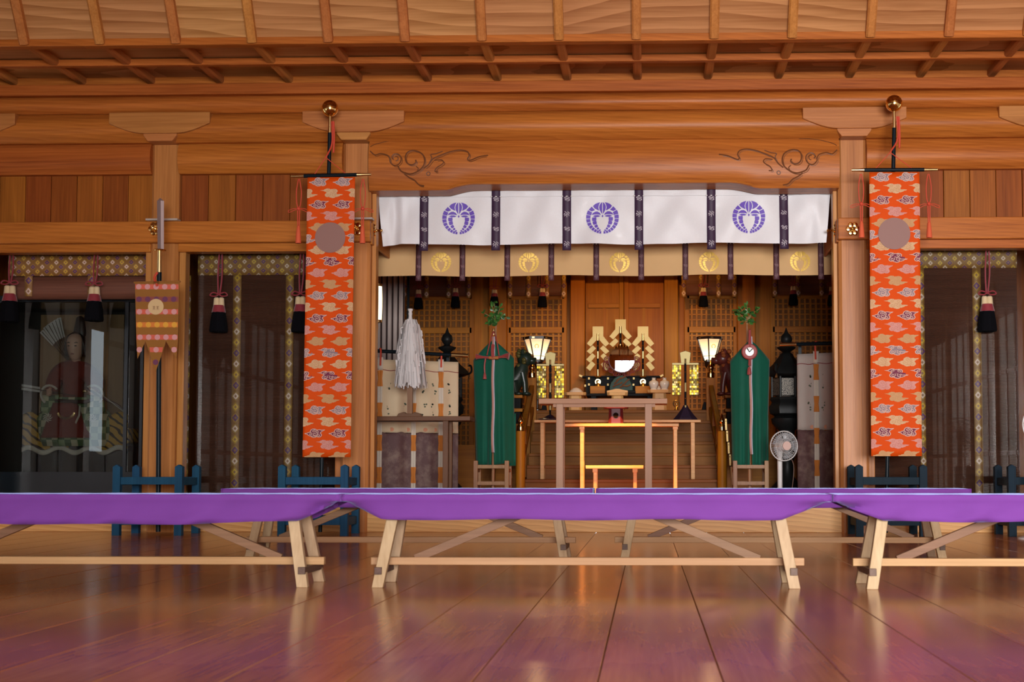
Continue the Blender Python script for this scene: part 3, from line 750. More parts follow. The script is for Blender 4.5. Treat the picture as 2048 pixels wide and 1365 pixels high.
# ================================================================ SWORD POLE WITH SWALLOW-TAILED PENNANT
Yp = pos[0][1]; bp = at(317.5, 1000, Yp)
sw_ = thing('sword_pole', 'upright sword on a black pole with a striped swallow-tailed pennant', 'pole', (bp.x, Yp, 0))
P = lambda px, py, dy=0.0: at(px, py, Yp + dy)
build(MB().tube([(bp.x, Yp, 0.02), tuple(P(318.5, 545))], 0.0195, 14), 'pole', POLE, sw_)
build(MB().tube([P(318.5, 548), P(319, 503)], [0.0185, 0.017], 12), 'grip', BRASS, sw_)
build(MB().lathe([(0.02, -0.008), (0.047, -0.006), (0.05, 0), (0.047, 0.006), (0.02, 0.008)], tuple(P(320, 501)), 20), 'hand_guard', GOLD, sw_)
a_, b_ = P(321.5, 500), P(321, 402); tip = P(320, 396)
m = MB(); wbl = 0.026
vs = []
for q, s in ((a_, 1.0), (b_, 1.12)):
    vs += [q + Vector((-wbl * s, 0, 0)), q + Vector((wbl * 0.2, -0.010, 0)), q + Vector((wbl * s, 0, 0)), q + Vector((wbl * 0.2, 0.010, 0))]
vs.append(tip)
m.add(vs, [(0, 1, 5, 4), (1, 2, 6, 5), (2, 3, 7, 6), (3, 0, 4, 7), (4, 5, 8), (5, 6, 8), (6, 7, 8), (7, 4, 8), (3, 2, 1, 0)])
build(m, 'blade', STEEL, sw_, smooth=0)
PEN = cloth_mat('ochre_brocade', (0.28, 0.115, 0.022), 0.7, 0.2)
PENM = [PEN, mat('pennant_red_band', (0.60, 0.10, 0.055), 0.65), mat('pennant_pink_dot', (0.60, 0.27, 0.27), 0.65), mat('pennant_purple', (0.13, 0.022, 0.075), 0.65), mat('pennant_gold_dot', (0.68, 0.33, 0.02), 0.6), mat('pennant_orange_band', (0.62, 0.17, 0.015), 0.65), mat('pennant_crest_tan', (0.62, 0.42, 0.20), 0.6), mat('pennant_crest_brown', (0.22, 0.09, 0.03), 0.6), mat('pennant_maroon_band', (0.24, 0.045, 0.035), 0.65)]
yq = -0.045
def pq(px, py, dy=0.0): p = at(px, py, Yp + yq); return (p.x, Yp + yq + dy, p.z)
m = MB()
def penx(py): # body outline
    return 270 + (py - 565) * 0.025, 358 - (py - 565) * 0.018
m.poly([pq(270, 567), pq(273, 683), pq(275, 718), pq(291, 683), pq(297, 700), pq(311, 745), pq(327, 700), pq(332, 683), pq(353, 718), pq(356, 683), pq(358.5, 565)])
pen = build(m, 'pennant', PENM, sw_, solid=0.003, smooth=0)
bands = [(574, 1, 2, 1.0), (599, 8, 3, 1.0), (624, 1, 2, 1.0), (650, 5, 4, 1.0), (675, 1, 2, 1.0), (700, 1, 2, 0.0), (725, 3, 3, -1)]
m = MB()
for py, bc_, dc_, full in bands:
    hw = 5.0
    if full == 1.0: spans = [(penx(py)[0] + 0.6, penx(py)[1] - 0.6)]
    elif full == 0.0: spans = [(274.5, 283.5), (299, 326), (343, 354)]
    else: spans = [(306, 317)]
    for a, b in spans:
        if bc_ != 3: m.poly([pq(a, py - hw, -0.003), pq(a + (1.5 if full != 1 else 0), py + hw, -0.003), pq(b - (1.5 if full != 1 else 0), py + hw, -0.003), pq(b, py - hw, -0.003)], bc_)
        xs = [a + 7 + i * 17.3 for i in range(6)] if full == 1.0 else ([(a + b) / 2])
        for xx in xs:
            if xx + 5 > b and full == 1.0: continue
            c = Vector(pq(xx, py, -0.0038)); rr = 5.6 / F * Yp
            m.poly([(c.x + rr * math.cos(k * math.pi / 8), c.y, c.z + rr * math.sin(k * math.pi / 8)) for k in range(16)], dc_)
c = Vector(pq(312, 614, -0.0046)); rr = 16 / F * Yp
m.poly([(c.x + rr * math.cos(k * math.pi / 16), c.y, c.z + rr * math.sin(k * math.pi / 16)) for k in range(32)], 6)
for dx in (-3.6, 3.6):
    for (u0, v0, u1, v1) in ((-2.6, -3, 2.6, -2), (-2.6, 0, 2.6, 1), (-0.5, -3, 0.5, 4), (-2.6, 3, -1.6, 4.2), (1.6, 3, 2.6, 4.2)):
        q = lambda u, v: pq(312 + dx + u, 616 + v, -0.0054)
        m.poly([q(u0, v0), q(u1, v0), q(u1, v1), q(u0, v1)], 7)
build(m, 'brocade_print', PENM, pen, smooth=0)
build(MB().tube([P(268, 565.5, yq), P(361, 563.5, yq)], 0.008, 8), 'pennant_rod', PENM[0], sw_)
m = MB().tube(bez([tuple(P(315, 545, -0.025)), tuple(P(309, 556, -0.03)), tuple(P(313, 568, yq - 0.01)), tuple(P(314, 573, yq - 0.012))], 5), 0.010, 8)
build(m, 'red_tie', REDCORD, sw_)
m = MB().tube([P(308, 566, yq - 0.008), P(318, 566, yq - 0.008)], 0.012, 8); build(m, 'hook_plate', BRASS, sw_)
# ================================================================ SIDE BAYS: GLASS, BLINDS, TASSELS
def brocade(name, mode):
    m = mat(name, (0.3, 0.18, 0.05), 0.6, sheen=0.1); t = NT(m)
    sp = t.n('ShaderNodeSeparateXYZ'); t.l(t.coords((1, 1, 1), False), sp.inputs[0])
    pit_ = 0.0415
    if mode == 'valance':
        u = t.math('DIVIDE', sp.outputs[0], pit_); v = t.math('DIVIDE', sp.outputs[2], pit_ * 1.9)
        iu = t.math('FLOOR', u); par = t.math('MODULO', t.math('ABSOLUTE', iu), 2.0)
        v = t.math('MULTIPLY_ADD', par, 0.5, v); idx = t.math('MODULO', t.math('ADD', iu, 3000.0), 3.0)
        fu = t.math('ABSOLUTE', t.math('SUBTRACT', t.math('FRACT', u), 0.5)); fv = t.math('ABSOLUTE', t.math('SUBTRACT', t.math('FRACT', v), 0.5))
        d = t.math('ADD', t.math('MULTIPLY', fu, 1.0), t.math('MULTIPLY', fv, 1.9))
        k = 0.50
    else:
        v = t.math('DIVIDE', sp.outputs[2], 0.094); u = t.math('DIVIDE', sp.outputs[0], 0.066)
        iv = t.math('FLOOR', v); idx = t.math('MODULO', t.math('ADD', iv, 3000.0), 3.0)
        fu = t.math('ABSOLUTE', u); fv = t.math('ABSOLUTE', t.math('SUBTRACT', t.math('FRACT', v), 0.5))
        d = t.math('ADD', t.math('MULTIPLY', fu, 1.0), t.math('MULTIPLY', fv, 1.25)); k = 0.42
    cw, cp, cy = (0.62, 0.44, 0.36), (0.10, 0.028, 0.12), (0.56, 0.33, 0.035)
    col = t.mix(t.math('COMPARE', idx, 1.0, 0.2), cw, cp); col = t.mix(t.math('COMPARE', idx, 2.0, 0.2), col, cy)
    inner = t.math('LESS_THAN', d, k * 0.42); edge = t.math('LESS_THAN', d, k)
    rim = t.math('MULTIPLY', t.math('LESS_THAN', d, k + 0.17), t.math('GREATER_THAN', d, k + 0.07))
    base = t.mix(rim, (0.20, 0.098, 0.018), (0.36, 0.23, 0.04))
    base = t.mix(t.math('MULTIPLY', t.noise(t.coords((1, 1, 1), False), 260, 2), 0.5), base, (0.32, 0.10, 0.03))
    c = t.mix(edge, base, col); c = t.mix(inner, c, (0.26, 0.12, 0.06))
    t.l(c, t.p.inputs['Base Color']); return m
BROV = brocade('diamond_brocade', 'valance'); BROS = brocade('diamond_brocade_strip', 'strip')
REED = wood('blind_reed', (0.070, 0.023, 0.014), (0.175, 0.066, 0.040), 'x', 0.5, vary=0.0)
REEDB = mat('blind_backing_cloth', (0.035, 0.014, 0.010), 0.8)
ZB = ZS + 0.02
def strip(t, xa, xb, Y, z0, z1, bow=0.003):
    xc = (xa + xb) / 2
    o = build(MB().grid(lambda u, v: (xa + (xb - xa) * u - xc, -0.006 - bow * math.sin(v * 7), (z1 - z0) * v), 2, 24), 'brocade_strip', BROS, None, solid=0.002)
    o.data.transform(Matrix.Translation(o.location)); o.parent = t; o.location = Vector((xc, Y, z0)) - t.location
    return o
def make_blind(x0, x1, Y, strips, label, zt, zv, vx=None):
    t = thing('reed_blind', label, 'blind', ((x0 + x1) / 2, Y, ZS), 'reed blinds with diamond brocade borders')
    m = MB(); z = ZB + 0.01
    m.box(x0, x1, Y + 0.006, Y + 0.010, ZB, zt, 1)
    while z < zt - 0.01:
        m.add([(x0, Y + 0.006, z), (x1, Y + 0.006, z), (x1, Y, z + 0.0032), (x0, Y, z + 0.0032), (x1, Y + 0.006, z + 0.0064), (x0, Y + 0.006, z + 0.0064)], [(0, 1, 2, 3), (3, 2, 4, 5)]); z += 0.0075
    tag(build(m, 'reeds', [REED, REEDB], t, smooth=0), kind='stuff')
    for xa, xb in strips: strip(t, xa, xb, Y, ZB, zv)
    o = build(MB().grid(lambda u, v: (x0 + (x1 - x0) * u, Y - 0.012 + 0.002 * math.sin(u * 30), zv + (zt - zv) * v), 30, 3), 'valance', BROV, t, solid=0.003)
    for xx in (x0 + 0.25 * (x1 - x0), x0 + 0.62 * (x1 - x0)):
        build(MB().box(xx - 0.05, xx + 0.05, Y - 0.017, Y - 0.004, zt - 0.004, zt + 0.008), 'hook_bar', BRASS, t)
    return t
YBL = 12.49
zt_ = az(506, YBL); zv_ = az(548, YBL)
bB0, bB1 = Pc[1] + PWD + 0.075, Pc[2] - PWD - 0.06
X = lambda px, Y=YBL: ax(px, Y)
make_blind(bB0, bB1, YBL, [(X(369), X(377)), (X(462), X(478.5)), (X(568), X(584))], 'reed blind with brocade strips between the sword pole and the left orange banner', zt_, zv_)
bC0, bC1 = Pc[3] + PWD + 0.06, Pc[4] - PWD - 0.06
make_blind(bC0, bC1, YBL, [(X(1841), X(1852)), (X(1949), X(1966))], 'reed blind with brocade strips right of the right orange banner', az(500, YBL), az(540, YBL))
# rolled-up blind over the doll case
bA0, bA1 = Pc[0] + PWD + 0.06, Pc[1] - PWD - 0.06
rb = thing('rolled_blind', 'rolled-up reed blind with brocade valance above the glass doll case', 'blind', ((bA0 + bA1) / 2, YBL, zv_))
build(MB().grid(lambda u, v: (bA0 + (bA1 - bA0) * u, YBL - 0.012, zv_ + (zt_ - zv_) * v), 20, 2), 'valance', BROV, rb, solid=0.003)
zr0, zr1 = az(594, YBL), az(546, YBL)
build(MB().ext([(YBL + 0.002 + 0.05 * math.cos(a * math.pi / 8) * 1.0 + 0.05, (zr0 + zr1) / 2 + (zr1 - zr0) / 2 * math.sin(a * math.pi / 8)) for a in range(16)], bA0, bA1, 'x'), 'reed_roll', REED, rb)
for px in (50, 177):
    strip(rb, X(px - 8), X(px + 8), YBL + 0.002, zr0 + 0.02, zr1 + 0.02, 0)

def hanging_tassel(px, pyt, pyk, pyb, Y, wpx, label, group, k=1.0):
    p = at(px, pyk, Y); zt, zb = at(px, pyt, Y).z, at(px, pyb, Y).z; x = p.x; s = wpx / F * Y / 2; zk = p.z; hgt = zk - zb
    t = thing('tassel', label, 'tassel', (x, Y, zb), group)
    m = MB()
    for sx in (-1, 1):
        m.tube(bez([(x + 0.012 * sx + 0.01, Y, zt), (x + sx * 0.018 + 0.006, Y, (zt + zk) / 2), (x + sx * 0.006, Y, zk + 0.02)], 5), 0.007 * k, 6)
        m.tube(bez([(x, Y - 0.01, zk + 0.03), (x + sx * 0.05 * k, Y - 0.012, zk + 0.045), (x + sx * 0.075 * k, Y - 0.012, zk + 0.02), (x + sx * 0.03 * k, Y - 0.012, zk + 0.012), (x, Y - 0.012, zk + 0.03)], 4), 0.006 * k, 6)
    build(m, 'cord', WINE, t)
    m = MB(); zc = zb + hgt * 0.76
    for sx in (-1, 1): m.lathe([(s * 0.16, hgt * 0.25), (s * 0.30, hgt * 0.22), (s * 0.36, 0.0)], (x + sx * s * 0.26, Y, zc), 12)
    build(m, 'cream_knot', CREAM, t)
    build(MB().lathe([(s * 0.58, zb + hgt * 0.78), (s * 0.66, zb + hgt * 0.70), (s * 0.76, zb + hgt * 0.575), (s * 0.70, zb + hgt * 0.57)], (x, Y, 0), 20), 'red_band', WINE, t)
    m = MB(); n = 40; prof = [(0.72, 0.58), (0.82, 0.45), (0.93, 0.25), (1.0, 0.06), (0.96, 0.01), (0.4, 0.0)]
    vs = [(x + s * r * (1 + 0.035 * math.sin(kk * 5.1)) * math.cos(2 * math.pi * kk / n), Y + s * r * (1 + 0.035 * math.sin(kk * 5.1)) * math.sin(2 * math.pi * kk / n), zb + hgt * (zz + (0.012 * math.sin(kk * 3.3) if zz < 0.1 else 0))) for r, zz in prof for kk in range(n)]
    m.add(vs, [(i * n + kk, i * n + (kk + 1) % n, (i + 1) * n + (kk + 1) % n, (i + 1) * n + kk) for i in range(len(prof) - 1) for kk in range(n)] + [tuple(range(n - 1, -1, -1)), tuple(range((len(prof) - 1) * n, len(prof) * n))])
    build(m, 'skirt', BLACKSILK, t)
    return t
G = 'black silk tassels on the outer blinds'
hanging_tassel(20, 506, 572, 645, 12.37, 40, 'black silk tassel left of the doll case, nearest the left photo edge', G)
hanging_tassel(189, 506, 574, 643, 12.37, 38, 'black silk tassel hanging before the top bar of the doll case', G)
hanging_tassel(438, 506, 596, 665, 12.38, 37, 'black silk tassel on the reed blind right of the sword pole', G)
hanging_tassel(601, 506, 594, 665, 12.38, 36, 'black silk tassel half hidden by the left orange banner', G)
hanging_tassel(1974, 500, 593, 664, 12.38, 38, 'black silk tassel on the far right reed blind', G)
# glass panes of the bays
for n, (x0, x1) in enumerate(((bB0 - 0.02, bB1 + 0.02), (bC0 - 0.02, bC1 + 0.02))):
    wd_ = thing('window_%d' % (n + 1), None, None, ((x0 + x1) / 2, 12.456, ZS), kind='structure')
    build(MB().box(x0 - 0.05, x1 + 0.05, 12.456, 12.459, ZS, az(500, 12.456)), 'pane', GLASSP, wd_)
    build(MB().box(x0 - 0.05, x1 + 0.05, 12.448, 12.466, ZS, ZS + 0.05), 'bottom_rail', WALLB, wd_)
# side rooms behind the bays
tag(build(MB().box(XL, -3.05, 14.05, 14.15, ZS, 3.9), 'wall_left_room', WALLB), kind='structure')
tag(build(MB().box(2.72, XR, 14.05, 14.15, ZS, 3.9), 'wall_right_room', WALLB), kind='structure')
tag(build(MB().box(-3.12, -3.05, 12.62, 18.2, ZS, 3.9), 'wall_left_partition', INW), kind='structure')
tag(build(MB().box(2.72, 2.80, 12.62, 18.2, ZS, 3.9), 'wall_right_partition', INW), kind='structure')
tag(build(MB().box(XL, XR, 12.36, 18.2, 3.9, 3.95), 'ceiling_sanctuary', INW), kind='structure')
tag(build(MB().box(XL, XR, 12.36, 12.42, az(376, 12.3), 3.9), 'wall_above_beam', INW), kind='structure')
tag(build(MB().box(XL, XL + 0.05, 12.3, 14.1, ZS, 3.9), 'wall_left_end', INW), kind='structure')
tag(build(MB().box(XR - 0.05, XR, 12.3, 14.1, ZS, 3.9), 'wall_right_end', INW), kind='structure')

# ================================================================ CURTAINS WITH WISTERIA CRESTS
DAMASK = mat('white_damask', (0.80, 0.77, 0.75), 0.45, sheen=0.2); t_ = NT(DAMASK)
vo = t_.n('ShaderNodeTexVoronoi', feature='DISTANCE_TO_EDGE'); t_.l(t_.coords((1, 1, 1), False), vo.inputs['Vector']); vo.inputs['Scale'].default_value = 38
e_ = t_.math('LESS_THAN', vo.outputs['Distance'], 0.035)
t_.l(t_.mix(e_, (0.785, 0.775, 0.80), (0.805, 0.80, 0.825)), t_.p.inputs['Base Color']); t_.l(t_.math('MULTIPLY_ADD', e_, -0.12, 0.5), t_.p.inputs['Roughness'])
GOLDSILK = cloth_mat('golden_cream_silk', (0.68, 0.42, 0.19), 0.6, 0.2, 500, 0.06)
for _m, _c in ((DAMASK, (0.74, 0.72, 0.72)), (GOLDSILK, (0.72, 0.45, 0.20))):
    _n = NT(_m); _mo = _n.t.nodes['Material Output']; _ts = _n.n('ShaderNodeBsdfTranslucent'); _ts.inputs[0].default_value = (*_c, 1)
    _ms = _n.n('ShaderNodeMixShader'); _ms.inputs[0].default_value = 0.16; _n.l(_n.p.outputs[0], _ms.inputs[1]); _n.l(_ts.outputs[0], _ms.inputs[2]); _n.l(_ms.outputs[0], _mo.inputs[0])
STRAPM = mat('dark_purple_strap', (0.035, 0.012, 0.040), 0.6)
STRAPB = mat('wine_brown_strap', (0.075, 0.020, 0.028), 0.6)
CRESTP = mat('violet_crest', (0.115, 0.052, 0.42), 0.6)
CRESTG = mat('gold_thread_crest', (0.50, 0.30, 0.035), 0.42, 0.35)
MOTIF = mat('pale_woven_motif', (0.40, 0.34, 0.38), 0.6)
MOTIF2 = mat('dull_woven_motif', (0.20, 0.09, 0.10), 0.6)
WHITEC = mat('white_cord', (0.85, 0.83, 0.82), 0.6)
def crest_polys():
    out = []
    half = [[(-.03, .25), (-.1, .37), (-.18, .52), (-.2, .68), (-.17, .8), (-.1, .91), (-.03, .95)],
            [(-.22, .47), (-.33, .52), (-.47, .6), (-.57, .73), (-.45, .85), (-.3, .92), (-.15, .955), (-.22, .83), (-.26, .66)],
            [(-.12, .2), (-.2, .32), (-.32, .39), (-.45, .38), (-.57, .3), (-.64, .19), (-.5, .22), (-.3, .225)],
            [(-.15, .12), (-.3, .17), (-.45, .165), (-.58, .1), (-.42, .06), (-.26, .07)],
            [(-.83, .5), (-.66, .69), (-.58, .6), (-.47, .49), (-.66, .41)]]
    a = 152.0
    while a < 265:
        wd_ = 15.2 - (a - 152) * 0.075; g = 2.0; ri = 0.715 + (a - 152) * 0.0013
        pts = [(math.cos(R(x)), math.sin(R(x))) for x in (a, a + wd_ * 0.5, a + wd_)] + [(ri * math.cos(R(x)), ri * math.sin(R(x))) for x in (a + wd_, a + wd_ * 0.5, a)]
        half.append(pts); a += wd_ + g
    for cx, cy, sz, rot in ((-.505, -.08, .115, 5), (-.47, -.31, .105, 15), (-.38, -.52, .085, 32), (-.275, -.675, .06, 42), (-.165, -.78, .045, 48)):
        c, s_ = math.cos(R(rot)), math.sin(R(rot))
        half.append([(cx + (u * c - v * s_) * sz, cy + (u * s_ + v * c) * sz * 0.95) for u, v in ((-1, -.8), (-.4, -1), (.8, -.9), (1, -.2), (1, .9), (-.9, .9), (-1.05, .1))])
    def grow(p, k):
        cx_ = sum(q[0] for q in p) / len(p); cy_ = sum(q[1] for q in p) / len(p)
        return [(cx_ + (q[0] - cx_) * k, cy_ + (q[1] - cy_) * k) for q in p]
    half = [grow(p, 1.12) if i in (2, 3) else grow(p, 1.06) if i < 5 else (p if i < len(half) - 5 else grow(p, 1.14)) for i, p in enumerate(half)]
    for p in half: out.append(p); out.append([(-u, v) for u, v in reversed(p)])
    out.append([(0, .2), (-.06, .11), (0, .02), (.06, .11)])
    return out
CREST = crest_polys()
def crane_motif(m, cx, cz, s, y, k):
    """small woven bird-and-leaf marks on the straps"""
    if k == 0: st = [[(-.9, .35), (-.5, .75), (-.1, .3), (.2, -.1)], [(.1, .1), (.5, .6), (1, .4)], [(-.7, -.1), (-.2, -.3), (.4, -.5), (1, -.2)], [(-.6, .4), (-.3, 0), (.1, -.5)], [(.3, .2), (.8, .05), (.6, -.35)]]
    else: st = [[(-.7, .9), (-.2, .5), (.1, 0), (0, -1)], [(-.8, -.6), (-.2, -.2), (.3, .3), (.3, .9)], [(.2, .5), (.7, .6), (.8, .1)], [(.1, .1), (.6, -.1), (.7, -.6)], [(-.6, .3), (-.9, -.1), (-.4, .1)]]
    for q in st: m.ribbon([Vector((cx + u * s, y, cz + v * s)) for u, v in bez(q, 3)], s * 0.20)

def make_curtain(name, label, Y, px0, px1, pyt, pyb, straps, sw, sover, crests, cr, mats, seed, amp, edge, group, crestlbl):
    cm, sm, crm, mm = mats; rnd = random.Random(seed)
    xa, xb = ax(px0, Y), ax(px1, Y); zt, zb = az(pyt, Y), az(pyb, Y)
    t = thing(name, label, 'curtain', ((xa + xb) / 2, Y, zb))
    fs_ = [(rnd.uniform(4, 14) * (1 if rnd.random() < .5 else -1), rnd.uniform(2, 10), rnd.uniform(0, 6.28), rnd.uniform(0.3, 1)) for _ in range(7)]
    sx = [ax(p, Y) for p in straps]
    def fold(x, z):
        h = (zt - z) / (zt - zb); a = 0.0
        for kx, kz, ph, w_ in fs_: a += w_ * math.sin(kx * x * 1.7 + kz * z * 1.3 + ph)
        d = 0.0
        if edge > 0: a += 2.2 * math.exp(-((x - xa - 0.16) / 0.035) ** 2) - 1.5 * math.exp(-((x - xa - 0.22) / 0.03) ** 2) - 1.6 * math.exp(-((xb - 0.12 - x) / 0.04) ** 2)
        for s in sx:   # diagonal tension creases fanning out below each strap top
            dx = x - s
            if abs(dx) < 0.5:
                ang = dx / (h + 0.15); d += math.cos(ang * 9.0) * math.exp(-(dx * 3.2) ** 2) * 0.5 * (1 - h * 0.6)
        return amp * (a * 0.28 + d) * (0.25 + 0.75 * min(1, h * 1.8))
    def edgex(u, v):  # v 0 bottom..1 top
        x = xa + (xb - xa) * u; k = (1 - v)
        if u < 0.06: x += edge * k * (1 - u / 0.06)
        if u > 0.94: x -= edge * k * ((u - 0.94) / 0.06)
        return x
    def pt(u, v):
        x = edgex(u, v); z = zb + (zt - zb) * v + 0.006 * math.sin(u * 19) * (1 - v) - (0.012 * max(0, 1 - u / 0.05) * (1 - v) if edge > 0.01 else 0)
        return (x, Y + fold(x, z), z)
    build(MB().grid(pt, 220, 16), 'cloth', cm, t, smooth=80)
    m = MB()
    for i in range(2):
        zz = zt - (zt - zb) * 0.30
    m.tube([Vector((x, Y + fold(x, zz) - 0.0035, zz)) for x in [xa + 0.01 + (xb - xa - 0.02) * i / 150 for i in range(151)]], 0.0022, 5)
    build(m, 'seam', cm, t)
    hw = sw / 2 / F * Y
    for p in straps:
        x = ax(p, Y); z0 = zb - sover / F * Y; m = MB()
        def sp(u, v):
            z = z0 + (zt - z0) * v; return (x + hw * (2 * u - 1), Y + fold(x, max(z, zb)) - 0.012 - (0.006 if z < zb else 0), z)
        o = build(m.grid(sp, 2, 20), 'strap', sm, t, smooth=80, solid=0.002)
        m = MB(); n = max(2, int((zt - z0) / (hw * 3.15)))
        for i in range(n):
            zz = z0 + (zt - z0) * (i + 0.42) / n
            crane_motif(m, x, zz, hw * 0.72, Y + fold(x, max(zz, zb)) - 0.0155 - (0.006 if zz < zb else 0), (i + 1) % 2)
        tag(build(m, 'woven_motif', mm, o, smooth=0), kind='stuff')
        m = MB(); zz = zt - (zt - zb) * 0.30
        for s in (-1, 0, 1): m.ball((x + s * hw * 1.08, Y + fold(x, zz) - 0.0155, zz), hw * 0.26, 8, 6, sz=0.55)
        tag(build(m, 'lacing', WHITEC, o), kind='stuff')
    for p, py in crests:
        c = at(p, py, Y); rr = cr / F * Y; m = MB()
        for pl in CREST: m.poly([(c.x + u * rr, Y + fold(c.x + u * rr, c.z + v * rr) - 0.0065, c.z + v * rr) for u, v in pl])
        build(m, 'crest', crm, t, smooth=0)
    return t
make_curtain('crest_curtain', 'white damask curtain with three violet wisteria crests and dark purple straps', 12.40, 749, 1669, 352, 488, (845, 990, 1133, 1278.5, 1424.5, 1571), 17.5, 13, ((917.5, 437), (1205, 436), (1497.5, 434)), 33, (DAMASK, STRAPM, CRESTP, MOTIF), 4, 0.026, 0.055, None, None)
make_curtain('crest_curtain', 'golden cream curtain with five gold crests behind the white curtain', 13.00, 742, 1676, 462, 551.5, (835, 923, 1013.5, 1102, 1192.5, 1283, 1372, 1463, 1555, 1645), 11.5, 10, ((882, 524.5), (1057.5, 525), (1239, 525), (1418, 524), (1600, 523)), 20.5, (GOLDSILK, STRAPB, CRESTG, MOTIF2), 9, 0.014, 0.0, None, None)
# ================================================================ SANCTUARY BACK WALL
YW = 17.3
bw_ = thing('wall_back', None, None, (0, YW, ZS), kind='structure')
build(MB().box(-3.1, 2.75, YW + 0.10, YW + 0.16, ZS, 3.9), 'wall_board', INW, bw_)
X2 = lambda px, Y=YW: ax(px, Y)
for a, b, dy in ((978, 1014, -0.10), (1475, 1511, -0.10), (1141, 1170, -0.06), (1329, 1357, -0.06), (796, 803, 0.02), (943, 978, 0.03), (1511, 1545, 0.03)):
    build(MB().box(X2(a), X2(b), YW + dy, YW + 0.11, ZS, 3.9), 'post', INW, bw_, bevel=0.01)
LATB = wood('lattice_backing_wood', (0.10, 0.036, 0.010), (0.22, 0.09, 0.026), 'z', 0.5, spec=0.08, vary=0.1)
for n, (a, b) in enumerate(((803, 942), (1016, 1128), (1375, 1473), (1547, 1690))):
    xa, xb = X2(a), X2(b)
    lt = build(MB().box(xa, xb, YW + 0.06, YW + 0.08, ZS + 0.1, 3.3), 'lattice_shutter', LATB, bw_)
    m = MB(); zt0, zt1 = az(958, YW), az(556, YW); nb = 10 if b - a < 130 else 13
    for i in range(nb + 1):
        x = xa + (xb - xa) * i / nb; m.box(x - 0.011, x + 0.011, YW + 0.035, YW + 0.062, zt0, zt1)
    py = 598
    while py < 950:
        z = az(py, YW)
        if not 648 < py < 664: m.box(xa, xb, YW + 0.04, YW + 0.062, z - 0.008, z + 0.008)
        py += 10.5
    tag(build(m, 'lattice_bars', INX, lt, smooth=0), kind='stuff')
    for z0, z1 in ((az(666, YW), az(654, YW)), (az(598, YW), az(588, YW))):
        build(MB().box(xa, xb, YW + 0.015, YW + 0.062, z0, z1), 'lattice_rail', INX, lt, bevel=0.004)
    for xx in (xa, xb): build(MB().box(xx - 0.03, xx + 0.03, YW + 0.015, YW + 0.062, zt0, zt1 + 0.2), 'lattice_stile', INW, lt, bevel=0.004)
# centre doors
dr = thing('door_1', None, None, (X2(1248), YW, ZS), kind='structure')
for a, b in ((1171, 1247.5), (1248.5, 1328)):
    leaf = build(MB().box(X2(a), X2(b), YW + 0.03, YW + 0.07, ZS, 3.4), 'door_leaf', INW, dr)
    inner = a + 5 if a < 1200 else a + 9; outer = b - 9 if a < 1200 else b - 7
    build(MB().box(X2(inner), X2(outer), YW + 0.005, YW + 0.03, az(616, YW), az(607, YW)), 'door_rail', INX, leaf, bevel=0.004)
    mid = (a + b) / 2
    build(MB().box(X2(mid - 3), X2(mid + 3), YW + 0.015, YW + 0.03, 1.2, az(616, YW)), 'door_mullion', INW, leaf)
    s0, s1 = ((b - 9, b) if a < 1200 else (a, a + 9))
    build(MB().box(X2(s0), X2(s1), YW + 0.005, YW + 0.03, 1.2, 3.4), 'door_stile', INW, leaf, bevel=0.004)
tag(build(MB().box(-3.05, 2.72, 16.84, 17.32, az(540, 17.1), az(540, 17.1) + .3), 'trim_2', INX), kind='structure')
# rolled blinds with brocade ends over the lattice shutters
for lab, a, b in (('rolled dark blind over the lattice, leftmost of the four in the sanctuary', 806, 940), ('rolled dark blind over the lattice beside the left lit lantern', 1018, 1130),
                  ('rolled dark blind over the lattice beside the right lit lantern', 1366, 1472), ('rolled dark blind over the lattice above the right black lantern', 1548, 1690)):
    xa, xb = X2(a, 17.1), X2(b, 17.1); z0, z1 = az(592, 17.1), az(540, 17.1)
    t = thing('rolled_blind', lab, 'blind', ((xa + xb) / 2, 17.1, z0), 'rolled blinds in the sanctuary')
    build(MB().ext([(17.1 + 0.07 * math.cos(k * math.pi / 8), (z0 + z1) / 2 + (z1 - z0) / 2 * math.sin(k * math.pi / 8)) for k in range(16)], xa, xb, 'x'), 'reed_roll', REED, t)
    for f in (0.02, 0.35, 0.68, 0.98):
        xx = xa + (xb - xa) * f
        strip(t, xx - 0.026, xx + 0.026, 17.026, z0 - 0.03, z1 + 0.0, 0)
G2 = 'black silk tassels inside the sanctuary'
for px, a, b, lab in ((837, 580, 618, 'black silk tassel above the white paper wand'), (911, 577, 616, 'black silk tassel above the left black lantern'), (989, 580, 613, 'black silk tassel half behind the post above the left sakaki branch'),
                      (1085, 577, 615, 'black silk tassel above the left lit lantern'), (1407, 576, 614, 'black silk tassel above the right lit lantern'), (1586.5, 573, 611, 'black silk tassel above the right black lantern'), (1664, 574, 612, 'black silk tassel in the sanctuary beside the right pillar')):
    hanging_tassel(px, 536, a, b, 16.93, 19, lab, G2, 0.8)

# ================================================================ STAIRS, RAILS, LANDING
Yst = 14.5; stz = [0.43, 0.572, 0.697, 0.82, 0.944, 1.06, 1.185]
sx0, sx1 = ax(1049, Yst), ax(1439, Yst)
stairs = thing('staircase', None, None, ((sx0 + sx1) / 2, Yst, ZS), kind='structure')
prev = ZS
for i, z in enumerate(stz):
    y0 = Yst + 0.25 * i; y1 = y0 + 0.25 if i < 6 else 17.2
    x0, x1 = (sx0, sx1) if i < 6 else (-2.9, 2.6)
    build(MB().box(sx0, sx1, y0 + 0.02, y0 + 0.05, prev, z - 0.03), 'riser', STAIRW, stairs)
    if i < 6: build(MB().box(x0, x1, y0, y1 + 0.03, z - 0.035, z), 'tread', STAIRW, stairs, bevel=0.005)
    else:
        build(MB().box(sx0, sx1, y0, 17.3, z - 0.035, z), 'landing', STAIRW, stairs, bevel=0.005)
    prev = z
